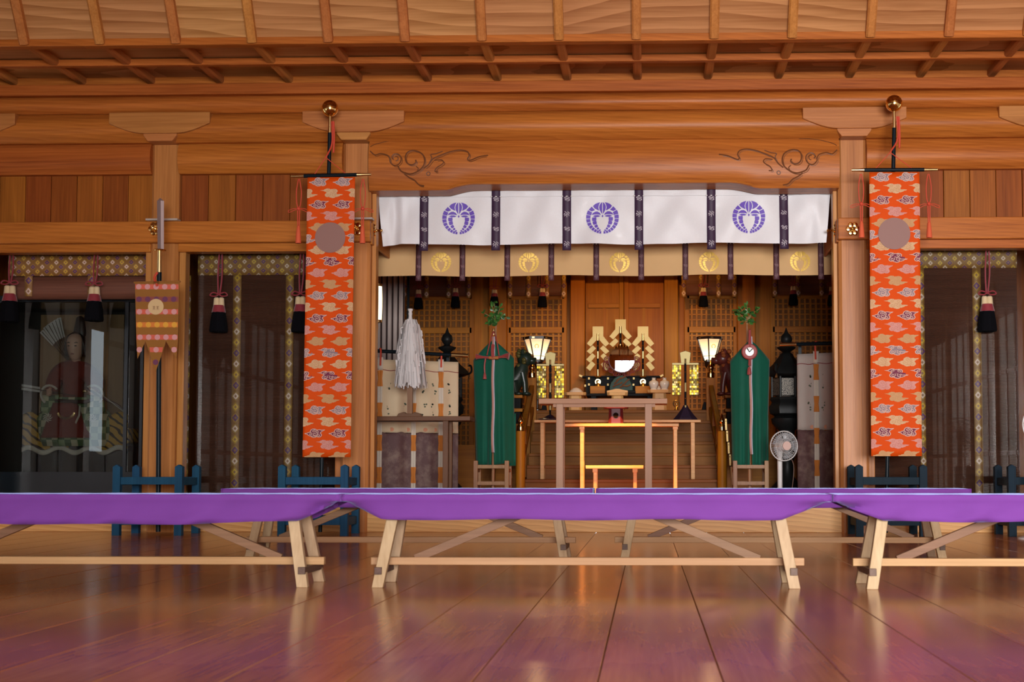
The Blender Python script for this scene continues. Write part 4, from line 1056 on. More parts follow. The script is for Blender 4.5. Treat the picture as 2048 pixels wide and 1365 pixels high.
for x0, x1 in ((-2.95, sx0 - 0.08), (sx1 + 0.08, 2.6)):
    build(MB().box(x0, x1, 15.95, 17.3, ZS, 0.8), 'landing_side', INX, stairs)
def giboshi(p, k=1.0):
    prof = [(0.046, 0), (0.050, 0.02), (0.046, 0.055), (0.050, 0.075), (0.030, 0.088), (0.028, 0.10), (0.044, 0.125), (0.042, 0.15), (0.022, 0.185), (0.008, 0.235), (0.001, 0.245)]
    return MB().lathe([(r * k, z * k) for r, z in prof], p, 18)
for s, pxl, pxu, lab in ((0, 1041, 1064, 'left'), (1, 1444, 1421.5, 'right')):
    hr = thing('stair_railing', 'wooden stair railing with gilded onion caps, %s of the altar steps' % lab, 'railing', (ax(pxl, 14.4), 14.4, ZS), 'railings of the altar steps')
    pl, pu = at(pxl, 863, 14.4), at(pxu, 757, 16.0)
    build(MB().lathe([(0.048, ZS), (0.048, pl.z)], (pl.x, 14.4, 0), 18), 'newel_post', INW, hr)
    build(giboshi((pl.x, 14.4, pl.z), 0.72), 'onion_cap', GOLD, hr)
    build(MB().box(pu.x - 0.05, pu.x + 0.05, 15.95, 16.05, ZS, pu.z), 'newel_post', INW, hr)
    build(giboshi((pu.x, 16.0, pu.z), 0.85), 'onion_cap', GOLD, hr)
    for dz in (-0.10, -0.34): build(MB().bar((pl.x, 14.4, pl.z + dz), (pu.x, 16.0, pu.z + dz), 0.055, 0.075), 'hand_rail', INW, hr, bevel=0.01)
    for f in (0.3, 0.62):
        q = pl.lerp(pu, f); q.y = 14.4 + 1.6 * f
        build(MB().box(q.x - 0.025, q.x + 0.025, q.y - 0.025, q.y + 0.025, ZS + 0.2, q.z - 0.12), 'baluster', INW, hr)
# gilded edging strips beside the steps
for lab, segs in (('gilded metal strip stepping down beside the right green drape', [(1451.5, 838, 861), (1454, 862, 884), (1457, 885, 908), (1460, 909, 932), (1463, 934, 957), (1466, 958, 982)]), ('short gilded metal strip under the left green drape', [(1021, 936, 956), (1017.5, 957, 982)])):
    p0 = at(segs[0][0], segs[0][1], 14.08); t = thing('gilded_edging', lab, 'edging', (p0.x, 14.08, ZS))
    for px, a, b in segs:
        p, q = at(px, a, 14.08), at(px + 1, b, 14.08)
        m = MB().bar(q, p, 0.021, 0.012, (0, 1, 0)); build(m, 'brass_plate', OLDGOLD, t, bevel=0.002)
        build(MB().ball((p.x, p.y - 0.008, p.z - 0.025), 0.005, 8, 6), 'stud', DARKW, t)
    pe = at(segs[-1][0] + 1, segs[-1][2], 14.08)
    build(MB().bar((p0.x, 14.095, p0.z), (pe.x, 14.095, pe.z), 0.018, 0.016, (0, 1, 0)), 'backing_board', LACQ, t)
    build(MB().box(pe.x - 0.02, pe.x + 0.02, 14.08, 14.11, ZS, pe.z + 0.02), 'foot', LACQ, t)

# ================================================================ TABLES
def make_table(name, label, Y, d, px0, px1, pyt, pyb, legs, lw, wt, wl, z0, apron=0.0, group=None, legcol=None):
    x0, x1 = ax(px0, Y), ax(px1, Y); zt, zb = az(pyt, Y, (px0 + px1) / 2), az(pyb, Y, (px0 + px1) / 2)
    t = thing(name, label, 'table', ((x0 + x1) / 2, Y + d / 2, z0), group)
    build(MB().box(x0, x1, Y, Y + d, zb, zt), 'table_top', wt, t, bevel=0.004)
    xs = [ax(p, Y) for p in legs]; h = lw / 2
    for x in xs:
        for y in (Y + 0.05, Y + d - 0.05):
            build(MB().box(x - h, x + h, y - h, y + h, z0, zb), 'leg', wl, t, bevel=0.003)
        build(MB().box(x - h * 0.7, x + h * 0.7, Y + 0.05, Y + d - 0.05, z0 + 0.06, z0 + 0.10), 'foot_rail', wl, t)
    if apron: build(MB().box(xs[0] - 0.06, xs[-1] + 0.06, Y + 0.035, Y + 0.06, zb - apron, zb), 'apron', wt, t)
    if legcol:
        for x in xs: build(MB().box(x - h * 1.4, x + h * 1.4, Y + 0.02, Y + 0.08, zb - legcol, zb), 'leg_collar', wl, t, bevel=0.003)
    return t
make_table('offering_table', 'tall pale wooden table in front of the altar steps', 12.72, 0.32, 1077, 1335, 797.5, 808, (1119, 1297), 0.062, PALEW, PALEZ, ZS, 0.028)
make_table('offering_table', 'small low table glowing orange under a downlight', 13.65, 0.30, 1171, 1287, 931.5, 938, (1190, 1270), 0.034, HINOKI, HINOKI, ZS, 0, None, 0.035)
make_table('offering_table', 'orange-lit wooden table holding the dark red offering stand', 14.02, 0.24, 1127, 1358, 847.5, 853.5, (1163.5, 1351), 0.036, HINOKI, HINOKI, ZS, 0, None, 0.03)
ysh = 14.62
make_table('offering_table', 'long narrow shelf table across the altar steps carrying the gold screens', ysh, 0.20, 1068, 1402, 840, 845.5, (1084, 1386), 0.04, HINOKI, HINOKI, stz[0])
make_table('offering_table', 'wooden table holding the paper wand before the left curtain screen', 13.18, 0.36, 690, 940, 833, 842, (706, 890), 0.05, wood('brown_table_wood', (0.075, 0.028, 0.012), (0.17, 0.07, 0.028), 'x', 0.45), wood('brown_table_leg_wood', (0.08, 0.032, 0.014), (0.18, 0.078, 0.03), 'z', 0.45), ZS)

def sanbo(name, label, px, Y, z0, wpx, pyt, wm, hole, group, tray=True, k=1.0):
    x = ax(px, Y); w2 = wpx / F * Y / 2; zt = at(px, pyt, Y).z
    t = thing(name, label, 'offering stand', (x, Y, z0), group); bw = w2 * 0.60; zb = zt - 0.035
    m = MB(); n = 8
    def octo(r, z, c=0.35): return [(x + u * r, Y + v * r, z) for u, v in ((-1, -1 + c), (-1 + c, -1), (1 - c, -1), (1, -1 + c), (1, 1 - c), (1 - c, 1), (-1 + c, 1), (-1, 1 - c))]
    vs = octo(bw, z0) + octo(bw * 0.93, zb); m.add(vs, [(i, (i + 1) % 8, 8 + (i + 1) % 8, 8 + i) for i in range(8)] + [tuple(range(7, -1, -1)), tuple(range(8, 16))])
    build(m, 'pedestal', wm, t, bevel=0.004)
    hz = z0 + (zb - z0) * 0.55; rr = min(bw * 0.36, (zb - z0) * 0.26)
    build(MB().lathe([(rr, -0.001), (rr, 0.003), (rr * 0.2, 0.004)], (x, Y - bw - 0.002, hz), 16, 0, 'y'), 'opening_shade_disc', hole, t)  # flat dark disc stands in for the shade inside the hole
    m = MB(); vs = octo(w2 * 0.96, zb, 0.25) + octo(w2, zt, 0.25); m.add(vs, [(i, (i + 1) % 8, 8 + (i + 1) % 8, 8 + i) for i in range(8)] + [tuple(range(7, -1, -1)), tuple(range(8, 16))])
    build(m, 'tray', wm, t, bevel=0.003)
    return t, zt
HOLE = mat('opening_shade', (0.010, 0.006, 0.005), 0.9, spec=0.0)
MAROON = mat('maroon_lacquer', (0.085, 0.014, 0.022), 0.35, spec=0.25)
sanbo('offering_stand', 'dark red lacquered offering stand with a round opening, on the orange table', 1232, 14.13, az(847.5, 14.02, 1240), 50, 811, MAROON, HOLE, None)
ZL = stz[-1]
SG = 'wooden offering stands on the landing'
tl, zl_ = sanbo('offering_stand', 'wooden offering stand bearing a white mound, left of the altar', 1151, 16.15, ZL, 44, 786, HINOKI, HOLE, SG)
build_m = MB().lathe([(0.085, 0), (0.06, 0.03), (0.03, 0.05), (0.008, 0.058)], (ax(1152, 16.15), 16.15, zl_), 16)
tag(build(build_m, 'salt_mound', mat('white_salt', (0.66, 0.58, 0.50), 0.8)), 'small white cone-shaped mound on the left wooden offering stand', 'offering')
tc, zc_ = sanbo('offering_stand', 'wooden offering stand with a curved rim, before the round mirror', 1235, 16.05, ZL, 42, 786, HINOKI, HOLE, SG)
xq = ax(1235, 16.0); m = MB().ext([(xq - 0.115, zc_ - 0.002), (xq + 0.115, zc_ - 0.002), (xq + 0.115, zc_ + 0.016), (xq + 0.06, zc_ + 0.026), (xq + 0.02, zc_ + 0.036), (xq - 0.02, zc_ + 0.036), (xq - 0.06, zc_ + 0.026), (xq - 0.115, zc_ + 0.016)], 15.93, 15.945, 'y')
build(m, 'curved_rim', HINOKI, tc)
tr_, zr_ = sanbo('offering_stand', 'wooden offering stand bearing two white jars, right of the altar', 1319, 16.15, ZL, 48, 781, HINOKI, HOLE, SG)
PORC = mat('white_porcelain', (0.60, 0.57, 0.52), 0.22)
for px, lab in ((1307.5, 'white porcelain jar, left of the pair on the offering stand'), (1329, 'white porcelain jar, right of the pair on the offering stand')):
    pj = at(px, 781, 16.15); k = 0.104 / 0.1
    m = MB().lathe([(0.030, 0), (0.040, 0.006), (0.036, 0.02), (0.050, 0.05), (0.056, 0.075), (0.048, 0.098), (0.026, 0.108), (0.020, 0.118), (0.020, 0.13), (0.025, 0.138), (0.018, 0.139)], (pj.x, 16.15, zr_), 22)
    tag(build(m, 'sake_jar', PORC), lab, 'jar', 'white jars on the offering stand')
m = MB().lathe([(0.016, 0), (0.022, 0.004), (0.020, 0.02), (0.008, 0.03), (0.007, 0.04), (0.001, 0.045)], (ax(1318, 16.1), 16.06, zr_), 12)
tag(build(m, 'small_cup', PORC), 'tiny white lidded cup between the two white jars', 'cup')

# black lacquer altar table with scroll ends
yA = 16.45
at_ = thing('altar_table', 'black lacquered altar table bearing the gilt paper wands and mirror', 'table', (ax(1243, yA), yA + 0.2, ZL))
x0, x1 = ax(1172, yA), ax(1313, yA); zt0 = az(787, yA, 1243); zb0 = az(792.5, yA, 1243)
build(MB().box(x0, x1, yA, yA + 0.48, zb0, zt0), 'table_top', LACQ, at_, bevel=0.004)
for xx in (ax(1187, yA), ax(1300, yA)):
    for yy in (yA + 0.04, yA + 0.44): build(MB().box(xx - 0.028, xx + 0.028, yy - 0.02, yy + 0.02, ZL, zb0), 'leg', LACQ, at_)
# upper tier behind: a separate low shelf standing on the table
yB_ = 16.72; at_ = thing('altar_shelf', 'low black lacquered shelf with upturned gilt ends behind the gilt paper wands', 'shelf', (ax(1243, yB_), yB_ + 0.1, zt0))
ux0, ux1 = ax(1163, yB_), ax(1322, yB_); uz = az(752, yB_, 1243)
build(MB().box(ux0, ux1, yB_, yB_ + 0.2, uz - 0.02, uz), 'upper_tier', LACQ, at_, bevel=0.004)
for xx in (ux0 + 0.08, ux1 - 0.08): build(MB().box(xx - 0.03, xx + 0.03, yB_ + 0.01, yB_ + 0.19, zt0, uz - 0.02), 'tier_support', LACQ, at_)
build(MB().box(ux0 + 0.1, ux1 - 0.1, yB_ + 0.03, yB_ + 0.05, zt0, uz - 0.02), 'tier_panel', LACQ, at_)
for xx, s in ((ux0, -1), (ux1, 1)):
    build(MB().bar((xx - s * 0.01, yB_ + 0.1, uz - 0.01), (xx + s * 0.028, yB_ + 0.1, uz + 0.008), 0.2, 0.022, (0, 0, 1)), 'gilt_tip', OLDGOLD, at_)
for px, py in ((1178, 757.5), (1178, 769.5), (1170.5, 772), (1216, 770), (1267, 770), (1216, 757.5), (1267.5, 757.5)):
    p = at(px, py, yB_); build(MB().box(p.x - 0.010, p.x + 0.010, yB_ - 0.012, yB_, p.z - 0.012, p.z + 0.012), 'metal_fitting', OLDGOLD, at_)

# ---------------- three gilt zigzag paper wands
GP = lambda x, y: (1150 + x / 8.03, 630 + y / 8.03)
def gohei(dx, dy, Y, label, tiles, base=True):
    def q(x, y, dyy=0.0): px, py = GP(x + dx, y + dy); p = at(px, py, Y); return (p.x, Y + dyy, p.z)
    c = q(368, 1150); zb = zt0 if base else uz
    t = thing('paper_wand', label, 'paper wand', (c[0], Y, zb), 'gilt zigzag paper wands')
    def plate(pts, dyy): 
        n = len(pts); return MB().add([q(a, b, dyy) for a, b in pts] + [q(a, b, dyy + 0.004) for a, b in pts], [tuple(range(n)), tuple(range(2 * n - 1, n - 1, -1))] + [(i, n + i, n + (i + 1) % n, (i + 1) % n) for i in range(n)])
    build(plate([(283, 188), (455, 188), (455, 372), (283, 372)], 0.0), 'top_leaf', GOLDLEAF, t, smooth=0)
    L = [[(283, 345), (190, 462), (250, 512), (350, 400), (345, 350)], [(285, 490), (337, 540), (247, 632), (188, 585)], [(277, 615), (330, 662), (240, 768), (179, 718)], [(267, 742), (325, 795), (240, 900), (180, 850)]]
    for s in (0, 1):
        for k in range(tiles[s]):
            pts = L[k] if not s else [(738 - a, b) for a, b in L[k]]
            o = build(plate(pts, 0.004 * (k + 1) * (1 if k % 2 else 1)), 'zigzag_leaf', GOLDLEAF, t, smooth=0)
    segs = [(305, 415, BRASS, .0115, 'brass_sleeve'), (415, 590, LACQ, .0105, 'rod'), (590, 705, BRASS, .0115, 'brass_sleeve'), (705, 880, LACQ, .0105, 'rod'), (880, 1000, BRASS, .0115, 'brass_sleeve')]
    for a, b, mt, r, nm in segs: build(MB().tube([q(368, a, -0.014), q(368, b, -0.014)], r * 1.15, 10), nm, mt, t)
    for b in (500, 790): build(MB().ball(q(368, b, -0.026), 0.0085, 8, 6), 'stud', GOLD, t)
    if base:
        build(MB().lathe([(0.03, 0), (0.042, 0.008), (0.03, 0.018)], q(370, 1010), 16), 'collar', GOLD, t)
        p = q(368, 1078, 0); rr = 47 / 8.03 / F * Y
        build(MB().lathe([(rr, -0.012), (rr * 1.02, 0), (rr, 0.012)], p, 24, 0, 'y'), 'gilt_disc', BRASS, t)
        build(MB().lathe([(rr * 0.62, -0.018), (rr * 0.2, -0.02)], p, 20, 0, 'y'), 'disc_boss', GOLD, t)
        p = q(370, 1140, 0); build(MB().lathe([(0.02, 0.03), (0.038, 0.0), (0.042, -0.01)], p, 16), 'gilt_foot', BRASS, t)
        a, b = q(245, 1150), q(485, 1212)
        build(MB().box(a[0], b[0], Y - 0.06, Y + 0.06, zt0, a[2]), 'base_block', INX, t, bevel=0.004)
    else:
        build(MB().tube([q(368, 1000, 0), (c[0], Y, zb)], 0.011, 8), 'rod', LACQ, t)
        build(MB().lathe([(0.05, 0), (0.05, 0.02), (0.02, 0.03)], (c[0], Y, zb), 14), 'foot', LACQ, t)
gohei(0, 0, 16.62, 'gilt zigzag paper wand left of the round mirror', (4, 4))
gohei(723, 0, 16.62, 'gilt zigzag paper wand right of the round mirror', (4, 4))
gohei(363, -115, 16.80, 'tallest gilt zigzag paper wand, above and behind the round mirror', (2, 2), False)

# ---------------- round mirror on a cloud-carved stand
mc = at(1243.5, 719.5, 16.50); rm = 25.2 / F * 16.5
mir = thing('round_mirror', 'round convex mirror in a red fretwork frame on a green cloud base', 'mirror', (mc.x, 16.5, zt0))
MIR = mat('mirror_metal', (0.92, 0.92, 0.94), 0.015, 1.0)
m = MB(); n = 40; RS = 2.4; vs = []; prof = [rm * i / 10 for i in range(1, 11)]
vs.append((mc.x, 16.47 - (RS - math.sqrt(RS * RS)), mc.z))
for r in prof: vs += [(mc.x + r * math.cos(2 * math.pi * k / n), 16.47 + (RS - math.sqrt(RS * RS - r * r)), mc.z + r * math.sin(2 * math.pi * k / n)) for k in range(n)]
fs = [(0, 1 + k, 1 + (k + 1) % n) for k in range(n)] + [(1 + i * n + k, 1 + (i + 1) * n + k, 1 + (i + 1) * n + (k + 1) % n, 1 + i * n + (k + 1) % n) for i in range(9) for k in range(n)]
m.add(vs, fs); build(m, 'mirror_face', MIR, mir, smooth=80)
build(MB().lathe([(rm * 0.98, 0.0), (rm * 1.0, -0.004), (rm * 1.0, 0.015), (rm * 0.5, 0.02)], (mc.x, 16.485, mc.z), 40, 0, 'y'), 'mirror_back', BRASS, mir)
FRET = mat('red_fretwork', (0.13, 0.018, 0.022), 0.5)
m = MB()
for i in range(9):
    a = R(180 + i * 180 / 8); c = Vector((mc.x + rm * 1.16 * math.cos(a), 16.5, mc.z + rm * 1.16 * math.sin(a)))
    m.tube([Vector((c.x + 0.034 * math.cos(b * math.pi / 6), 16.5, c.z + 0.034 * math.sin(b * math.pi / 6))) for b in range(13)], 0.006, 5, False)
    m.tube([Vector((c.x + 0.017 * math.cos(b * math.pi / 5), 16.5, c.z + 0.017 * math.sin(b * math.pi / 5))) for b in range(11)], 0.005, 5, False)
m.tube([Vector((mc.x + rm * 1.03 * math.cos(R(a)), 16.5, mc.z + rm * 1.03 * math.sin(R(a)))) for a in range(170, 375, 8)], 0.010, 6)
for s in (-1, 1): m.tube(bez([(mc.x + s * rm * 1.05, 16.5, mc.z - 0.03), (mc.x + s * rm * 1.42, 16.5, mc.z - 0.03), (mc.x + s * rm * 1.40, 16.5, mc.z - 0.11), (mc.x + s * rm * 1.15, 16.5, mc.z - 0.13)], 5), 0.008, 6)
build(m, 'fret_frame', FRET, mir)
m = MB()
for i in range(11):
    a = R(186 + i * 168 / 10); m.ball((mc.x + rm * 1.16 * math.cos(a), 16.488, mc.z + rm * 1.16 * math.sin(a)), 0.006, 8, 6)
tag(build(m, 'gilt_dots', GOLD, mir), kind='stuff')
m = MB()
for s in (-2, -1, 0, 1, 2): m.lathe([(0.012, 0), (0.018, 0.015), (0.009, 0.035), (0.002, 0.06 - abs(s) * 0.008)], (mc.x + s * 0.032, 16.5, mc.z + rm - 0.004 - abs(s) * 0.012), 8)
tag(build(m, 'gilt_crown', GOLD, mir), kind='stuff')
CLOUDB = mat('green_cloud_lacquer', (0.012, 0.040, 0.030), 0.45, spec=0.15); CLOUDR = mat('brown_cloud_lacquer', (0.12, 0.050, 0.022), 0.4)
bx0, bx1 = ax(1219, 16.45), ax(1266, 16.45); bz0, bz1 = zt0 + 0.028, az(751.5, 16.45, 1243)
pts = [(bx0, bz0)] + [(bx0 + (bx1 - bx0) * i / 16, bz0 + (bz1 - bz0) * (0.25 + 0.75 * math.sin(math.pi * i / 16) ** 0.6) + 0.004 * math.sin(i * 2.4)) for i in range(17)] + [(bx1, bz0)]
cb = build(MB().ext(pts, 16.44, 16.53, 'y'), 'cloud_base', CLOUDB, mir, bevel=0.006)
m = MB()
for k, (u0, v0, u1, v1) in enumerate(((.2, .45, .5, .85), (.15, .25, .55, .55), (.55, .35, .85, .75), (.45, .2, .9, .4), (.3, .65, .7, .95))):
    p0 = (bx0 + (bx1 - bx0) * u0, bz0 + (bz1 - bz0) * v0); p1 = (bx0 + (bx1 - bx0) * u1, bz0 + (bz1 - bz0) * v1)
    m.tube(bez([(p0[0], 16.436, p0[1]), ((p0[0] * 2 + p1[0]) / 3, 16.43, p0[1] + 0.02), ((p0[0] + p1[0] * 2) / 3, 16.43, p1[1] - 0.02), (p1[0], 16.436, p1[1])], 5), 0.009, 6)
tag(build(m, 'carved_cloud', CLOUDR, cb), kind='stuff')
build(MB().box(bx0 - 0.03, bx1 + 0.03, 16.42, 16.55, zt0, bz0), 'plinth', LACQ, mir, bevel=0.004)
# ================================================================ GOLD HANGING SCREENS (gilt tablet, crossbar, strips of gold tiles)
GT = [mat('gold_tile_bright', (0.50, 0.33, 0.025), 0.36, 0.8), mat('gold_tile_deep', (0.11, 0.085, 0.018), 0.4, 0.7), mat('gold_tile_pale', (0.30, 0.24, 0.09), 0.4, 0.7)]
def gold_screen(px, Y, pyt, pybar, pyend, pyb, hwpx, z0, label, seed, baseH):
    rnd = random.Random(seed); c = at(px, pyb, Y)
    t = thing('gold_screen', label, 'ornament', (c.x, Y, z0), 'gold tile hangings on black rods')
    zt, zbar, ze = at(px, pyt, Y).z, at(px, pybar, Y).z, at(px, pyend, Y).z; hw = hwpx / F * Y
    w1, w2 = 11 / F * Y, 8.5 / F * Y
    build(MB().ext([(c.x - w2, zbar - 0.005), (c.x + w2, zbar - 0.005), (c.x + w1, zt - 0.018), (c.x, zt), (c.x - w1, zt - 0.018)], Y - 0.008, Y + 0.008, 'y'), 'tablet', GOLDLEAF, t, bevel=0.003)
    build(MB().box(c.x - hw, c.x + hw, Y - 0.012, Y + 0.012, zbar - 0.012, zbar + 0.008), 'crossbar', GOLDLEAF, t, bevel=0.002)
    L = zbar - z0; cuts = [(0, .34, LACQ), (.34, .5, GOLDLEAF), (.5, .74, LACQ), (.74, .82, GOLDLEAF)]
    build(MB().tube([(c.x, Y - 0.014, zt - (zt - zbar) * .62), (c.x, Y - 0.014, zbar)], 0.010, 8), 'brass_sleeve', BRASS, t)
    for a, b, mt in cuts: build(MB().tube([(c.x, Y - 0.014, zbar - L * a), (c.x, Y - 0.014, zbar - L * b)], 0.0115, 10), 'rod', mt, t)
    build(MB().tube([(c.x, Y - 0.014, zbar - L * .82), (c.x, Y - 0.014, z0 + 0.01)], 0.009, 8), 'rod', LACQ, t)
    for a in (.15, .62): build(MB().ball((c.x, Y - 0.026, zbar - L * a), 0.007, 8, 6), 'stud', GOLD, t)
    for s in (-1, 1):
        m = MB(); xi, xo = c.x + s * hw * 0.32, c.x + s * hw * 0.99; nx, nz = 5, 13; tw = (xo - xi) / nx; th = (zbar - 0.014 - ze) / nz
        for i in range(nx):
            for j in range(nz):
                xa, xb = sorted((xi + tw * i, xi + tw * (i + 1))); g = 0.0015; z1 = zbar - 0.014 - th * j
                k = 0 if rnd.random() < 0.38 else rnd.choice((1, 1, 2)); y = Y + rnd.uniform(-0.003, 0.003); tl_ = rnd.uniform(-.003, .003)
                m.add([(xa + g, y, z1 - g), (xb - g, y + tl_, z1 - g), (xb - g, y, z1 - th + g), (xa + g, y - tl_, z1 - th + g)], [(0, 1, 2, 3)], k)
            m.ball((xi + tw * (i + .5), Y, ze - 0.008), 0.007, 8, 6, 2)
        tag(build(m, 'gold_tiles', GT, t, smooth=0), kind='stuff')
    m = MB(); bh = baseH
    m.lathe([(0.125, 0), (0.12, 0.012), (0.085, bh * .35), (0.04, bh * .75), (0.02, bh)], (c.x, Y - 0.005, z0), 6 if bh > .1 else 14, 0, 'z', 1, 0.7)
    build(m, 'base', mat('black_purple_lacquer', (0.022, 0.014, 0.028), 0.2, coat=0.5), t)
zsh = az(840, ysh, 1240)
gold_screen(1100.5, ysh + 0.1, 704, 730, 796, 838, 27.5, zsh, 'gold tile hanging on a black rod, left of the altar, brightly lit', 3, 0.055)
gold_screen(1371, ysh + 0.1, 702, 728, 790, 838, 26.5, zsh, 'gold tile hanging on a black rod, right of the altar, dimmer', 7, 0.15)
# small things on the landing
p = at(1353, 820, 16.1); rr = 6.3 / F * 16.1
t = thing('ring_ornament', 'small gilt ring ornament standing right of the offering stands', 'ornament', (p.x, 16.1, ZL))
zc0 = at(1353, 808, 16.1).z
build(MB().tube([(p.x + rr * math.cos(a * math.pi / 12), 16.1, zc0 + rr * math.sin(a * math.pi / 12)) for a in range(25)], 0.008, 8, False), 'ring', BRASS, t)
build(MB().ball((p.x, 16.1, zc0 - 0.004), 0.012, 10, 8, sz=1.4), 'flame_bead', BRASS, t)
build(MB().lathe([(0.03, ZL), (0.02, ZL + 0.012), (0.008, zc0 - rr)], (p.x, 16.1, 0), 12), 'foot', BRASS, t)
for px, lab in ((1413, 'small black hat-shaped stand at the right end of the landing'), (1081, 'small black hat-shaped stand behind the left end of the pale table')):
    p = at(px + (5 if px < 1200 else -5), 818, 16.32)
    m = MB().ext([(p.x - 0.045, ZL), (p.x + 0.045, ZL), (p.x + 0.040, ZL + 0.02), (p.x + 0.028, ZL + 0.10), (p.x + 0.005, ZL + 0.11), (p.x - 0.012, ZL + 0.075), (p.x - 0.022, ZL + 0.025)], 16.35, 16.40, 'y')
    tag(build(m, 'black_stand', LACQ, bevel=0.004), lab, 'stand', 'small black stands on the landing')

# ================================================================ LIT BONBORI LANTERNS
PAPER = mat('lit_lantern_paper', (0.9, 0.75, 0.5), 0.8, emit=(1.0, 0.62, 0.27), es=1.6); tt = NT(PAPER)
sp = tt.n('ShaderNodeSeparateXYZ'); tt.l(tt.n('ShaderNodeTexCoord').outputs['Generated'], sp.inputs[0])
tt.l(tt.ramp(sp.outputs[2], [(0.0, (1.0, 0.80, 0.42)), (0.35, (1.0, 0.74, 0.38)), (1.0, (0.80, 0.40, 0.15))]), tt.p.inputs['Emission Color'])
tt.l(tt.math('MULTIPLY_ADD', tt.math('POWER', tt.math('SUBTRACT', 1.0, sp.outputs[2]), 1.6), 2.6, 0.75), tt.p.inputs['Emission Strength'])
FRAME = mat('dark_lantern_frame', (0.018, 0.008, 0.006), 0.3)
CRESTT = mat('faint_lantern_crest', (0.5, 0.25, 0.1), 0.7, emit=(0.90, 0.48, 0.16), es=1.0)
def bonbori(px, Y, pyt, pyb, rtop, rbot, rot, label):
    c = at(px, pyb, Y); zt = at(px, pyt, Y).z; zb = c.z; rt, rb_ = rtop / F * Y, rbot / F * Y
    t = thing('paper_lantern', label, 'lantern', (c.x, Y, ZL), 'lit paper lanterns beside the altar steps')
    n = 6; bow = 0.93
    lev = [(0, rb_), (.22, rb_ + (rt - rb_) * .25), (.5, rb_ + (rt - rb_) * .52), (.78, rb_ + (rt - rb_) * .78), (1, rt)]
    P = lambda f, r, k, o=1.0: Vector((c.x + r * o * math.cos(R(rot) + k * math.pi / 3), Y + r * o * math.sin(R(rot) + k * math.pi / 3), zb + (zt - zb) * f))
    for k in range(n):
        m = MB(); vs = [P(f, r, kk) for f, r in lev for kk in (k, k + 1)]
        m.add(vs, [(2 * i, 2 * i + 1, 2 * i + 3, 2 * i + 2) for i in range(4)]); build(m, 'paper_panel', PAPER, t, smooth=80)
        build(MB().tube([P(f, r, k, 1.01) for f, r in lev], 0.0075, 6), 'frame_rib', FRAME, t)
        build(MB().bar(P(1, rt, k, 1.05), P(1, rt, k + 1, 1.05), 0.02, 0.03), 'top_rim', FRAME, t)
        build(MB().bar(P(1, rt, k + .32 if False else k, 1.062).lerp(P(1, rt, k + 1, 1.062), .18), P(1, rt, k, 1.062).lerp(P(1, rt, k + 1, 1.062), .36), 0.018, 0.018), 'brass_band', BRASS, t)
        build(MB().tube([P(.2, lev[0][1] + (rt - rb_) * .228, k, 1.01), P(.2, lev[0][1] + (rt - rb_) * .228, k + 1, 1.01)], 0.003, 5), 'cross_wire', FRAME, t)
    fa = P(.62, lev[2][1] * 1.13, 4 if rot == 0 else 4, 1.0); fb = P(.62, lev[2][1] * 1.13, 5, 1.0); mid = (fa + fb) / 2
    m = MB(); m.tube([mid + Vector((0.02 * math.cos(R(a)), -0.006, 0.02 * math.sin(R(a)))) for a in range(-60, 245, 15)], 0.006, 6); build(m, 'crest', CRESTT, t)
    build(MB().lathe([(rb_ * 1.08, zb - 0.012), (rb_ * 1.08, zb + 0.012), (rb_ * .5, zb + 0.013)], (c.x, Y, 0), 6), 'bottom_rim', FRAME, t)
    build(MB().lathe([(0.03, zb - 0.09), (0.055, zb - 0.06), (0.06, zb - 0.01), (0.03, zb)], (c.x, Y, 0), 14), 'socket', FRAME, t)
    build(MB().tube([(c.x, Y, ZL + 0.02), (c.x, Y, zb - 0.05)], 0.012, 10), 'pole', FRAME, t)
    build(MB().lathe([(0.05, ZL), (0.05, ZL + 0.02), (0.02, ZL + 0.035)], (c.x, Y, 0), 14), 'foot', FRAME, t)
    l = bpy.data.lights.new('lantern_bulb', 'POINT'); l.energy = 3.2; l.color = (1, .6, .25); l.shadow_soft_size = .05
    lo = bpy.data.objects.new('lantern_bulb', l); COL.objects.link(lo); lo.parent = t; lo.location = Vector((c.x, Y, zt + 0.06)) - t.location
bonbori(1075, 16.25, 677.5, 722, 27, 11.5, 0, 'lit paper lantern in a dark frame, left of the altar')
bonbori(1419.5, 16.25, 677.5, 722, 26, 11, 22, 'lit paper lantern in a dark frame, right of the altar')
# wall lamp on the left jamb
px, Yl = 754.5, 13.6; p = at(px, 608, Yl); z0, z1 = at(px, 643, Yl).z, at(px, 571, Yl).z
wl_ = thing('wall_lamp', 'lit upright paper wall lamp half hidden by the left pillar', 'lamp', (p.x, Yl, z0))
LAMPP = mat('lit_lamp_paper', (.9, .85, .7), .8, emit=(1.0, .80, .46), es=2.6)
m = MB(); w_ = 0.045; b = 0.012
def lp_(u, v): a = -math.pi / 2 + u * 2 * math.pi; k = 1 + 0.12 * math.sin(v * math.pi); return (p.x + 0.042 * k * math.cos(a), Yl + 0.042 * k * math.sin(a), z0 + (z1 - z0) * v)
build(m.grid(lp_, 16, 8), 'paper_shade', LAMPP, wl_, smooth=80)
for zz in (z0, z1): build(MB().lathe([(0.046, zz - 0.012), (0.046, zz + 0.012)], (p.x, Yl, 0), 16), 'rim', BRASS, wl_)
for a in (20, 80, 200, 290): build(MB().tube([(p.x + 0.048 * math.cos(R(a)) * (1 + .1 * math.sin(v * math.pi / 6)), Yl + 0.048 * math.sin(R(a)) * (1 + .1 * math.sin(v * math.pi / 6)), z0 + (z1 - z0) * v / 6) for v in range(7)], .003, 5), 'rib', FRAME, wl_)
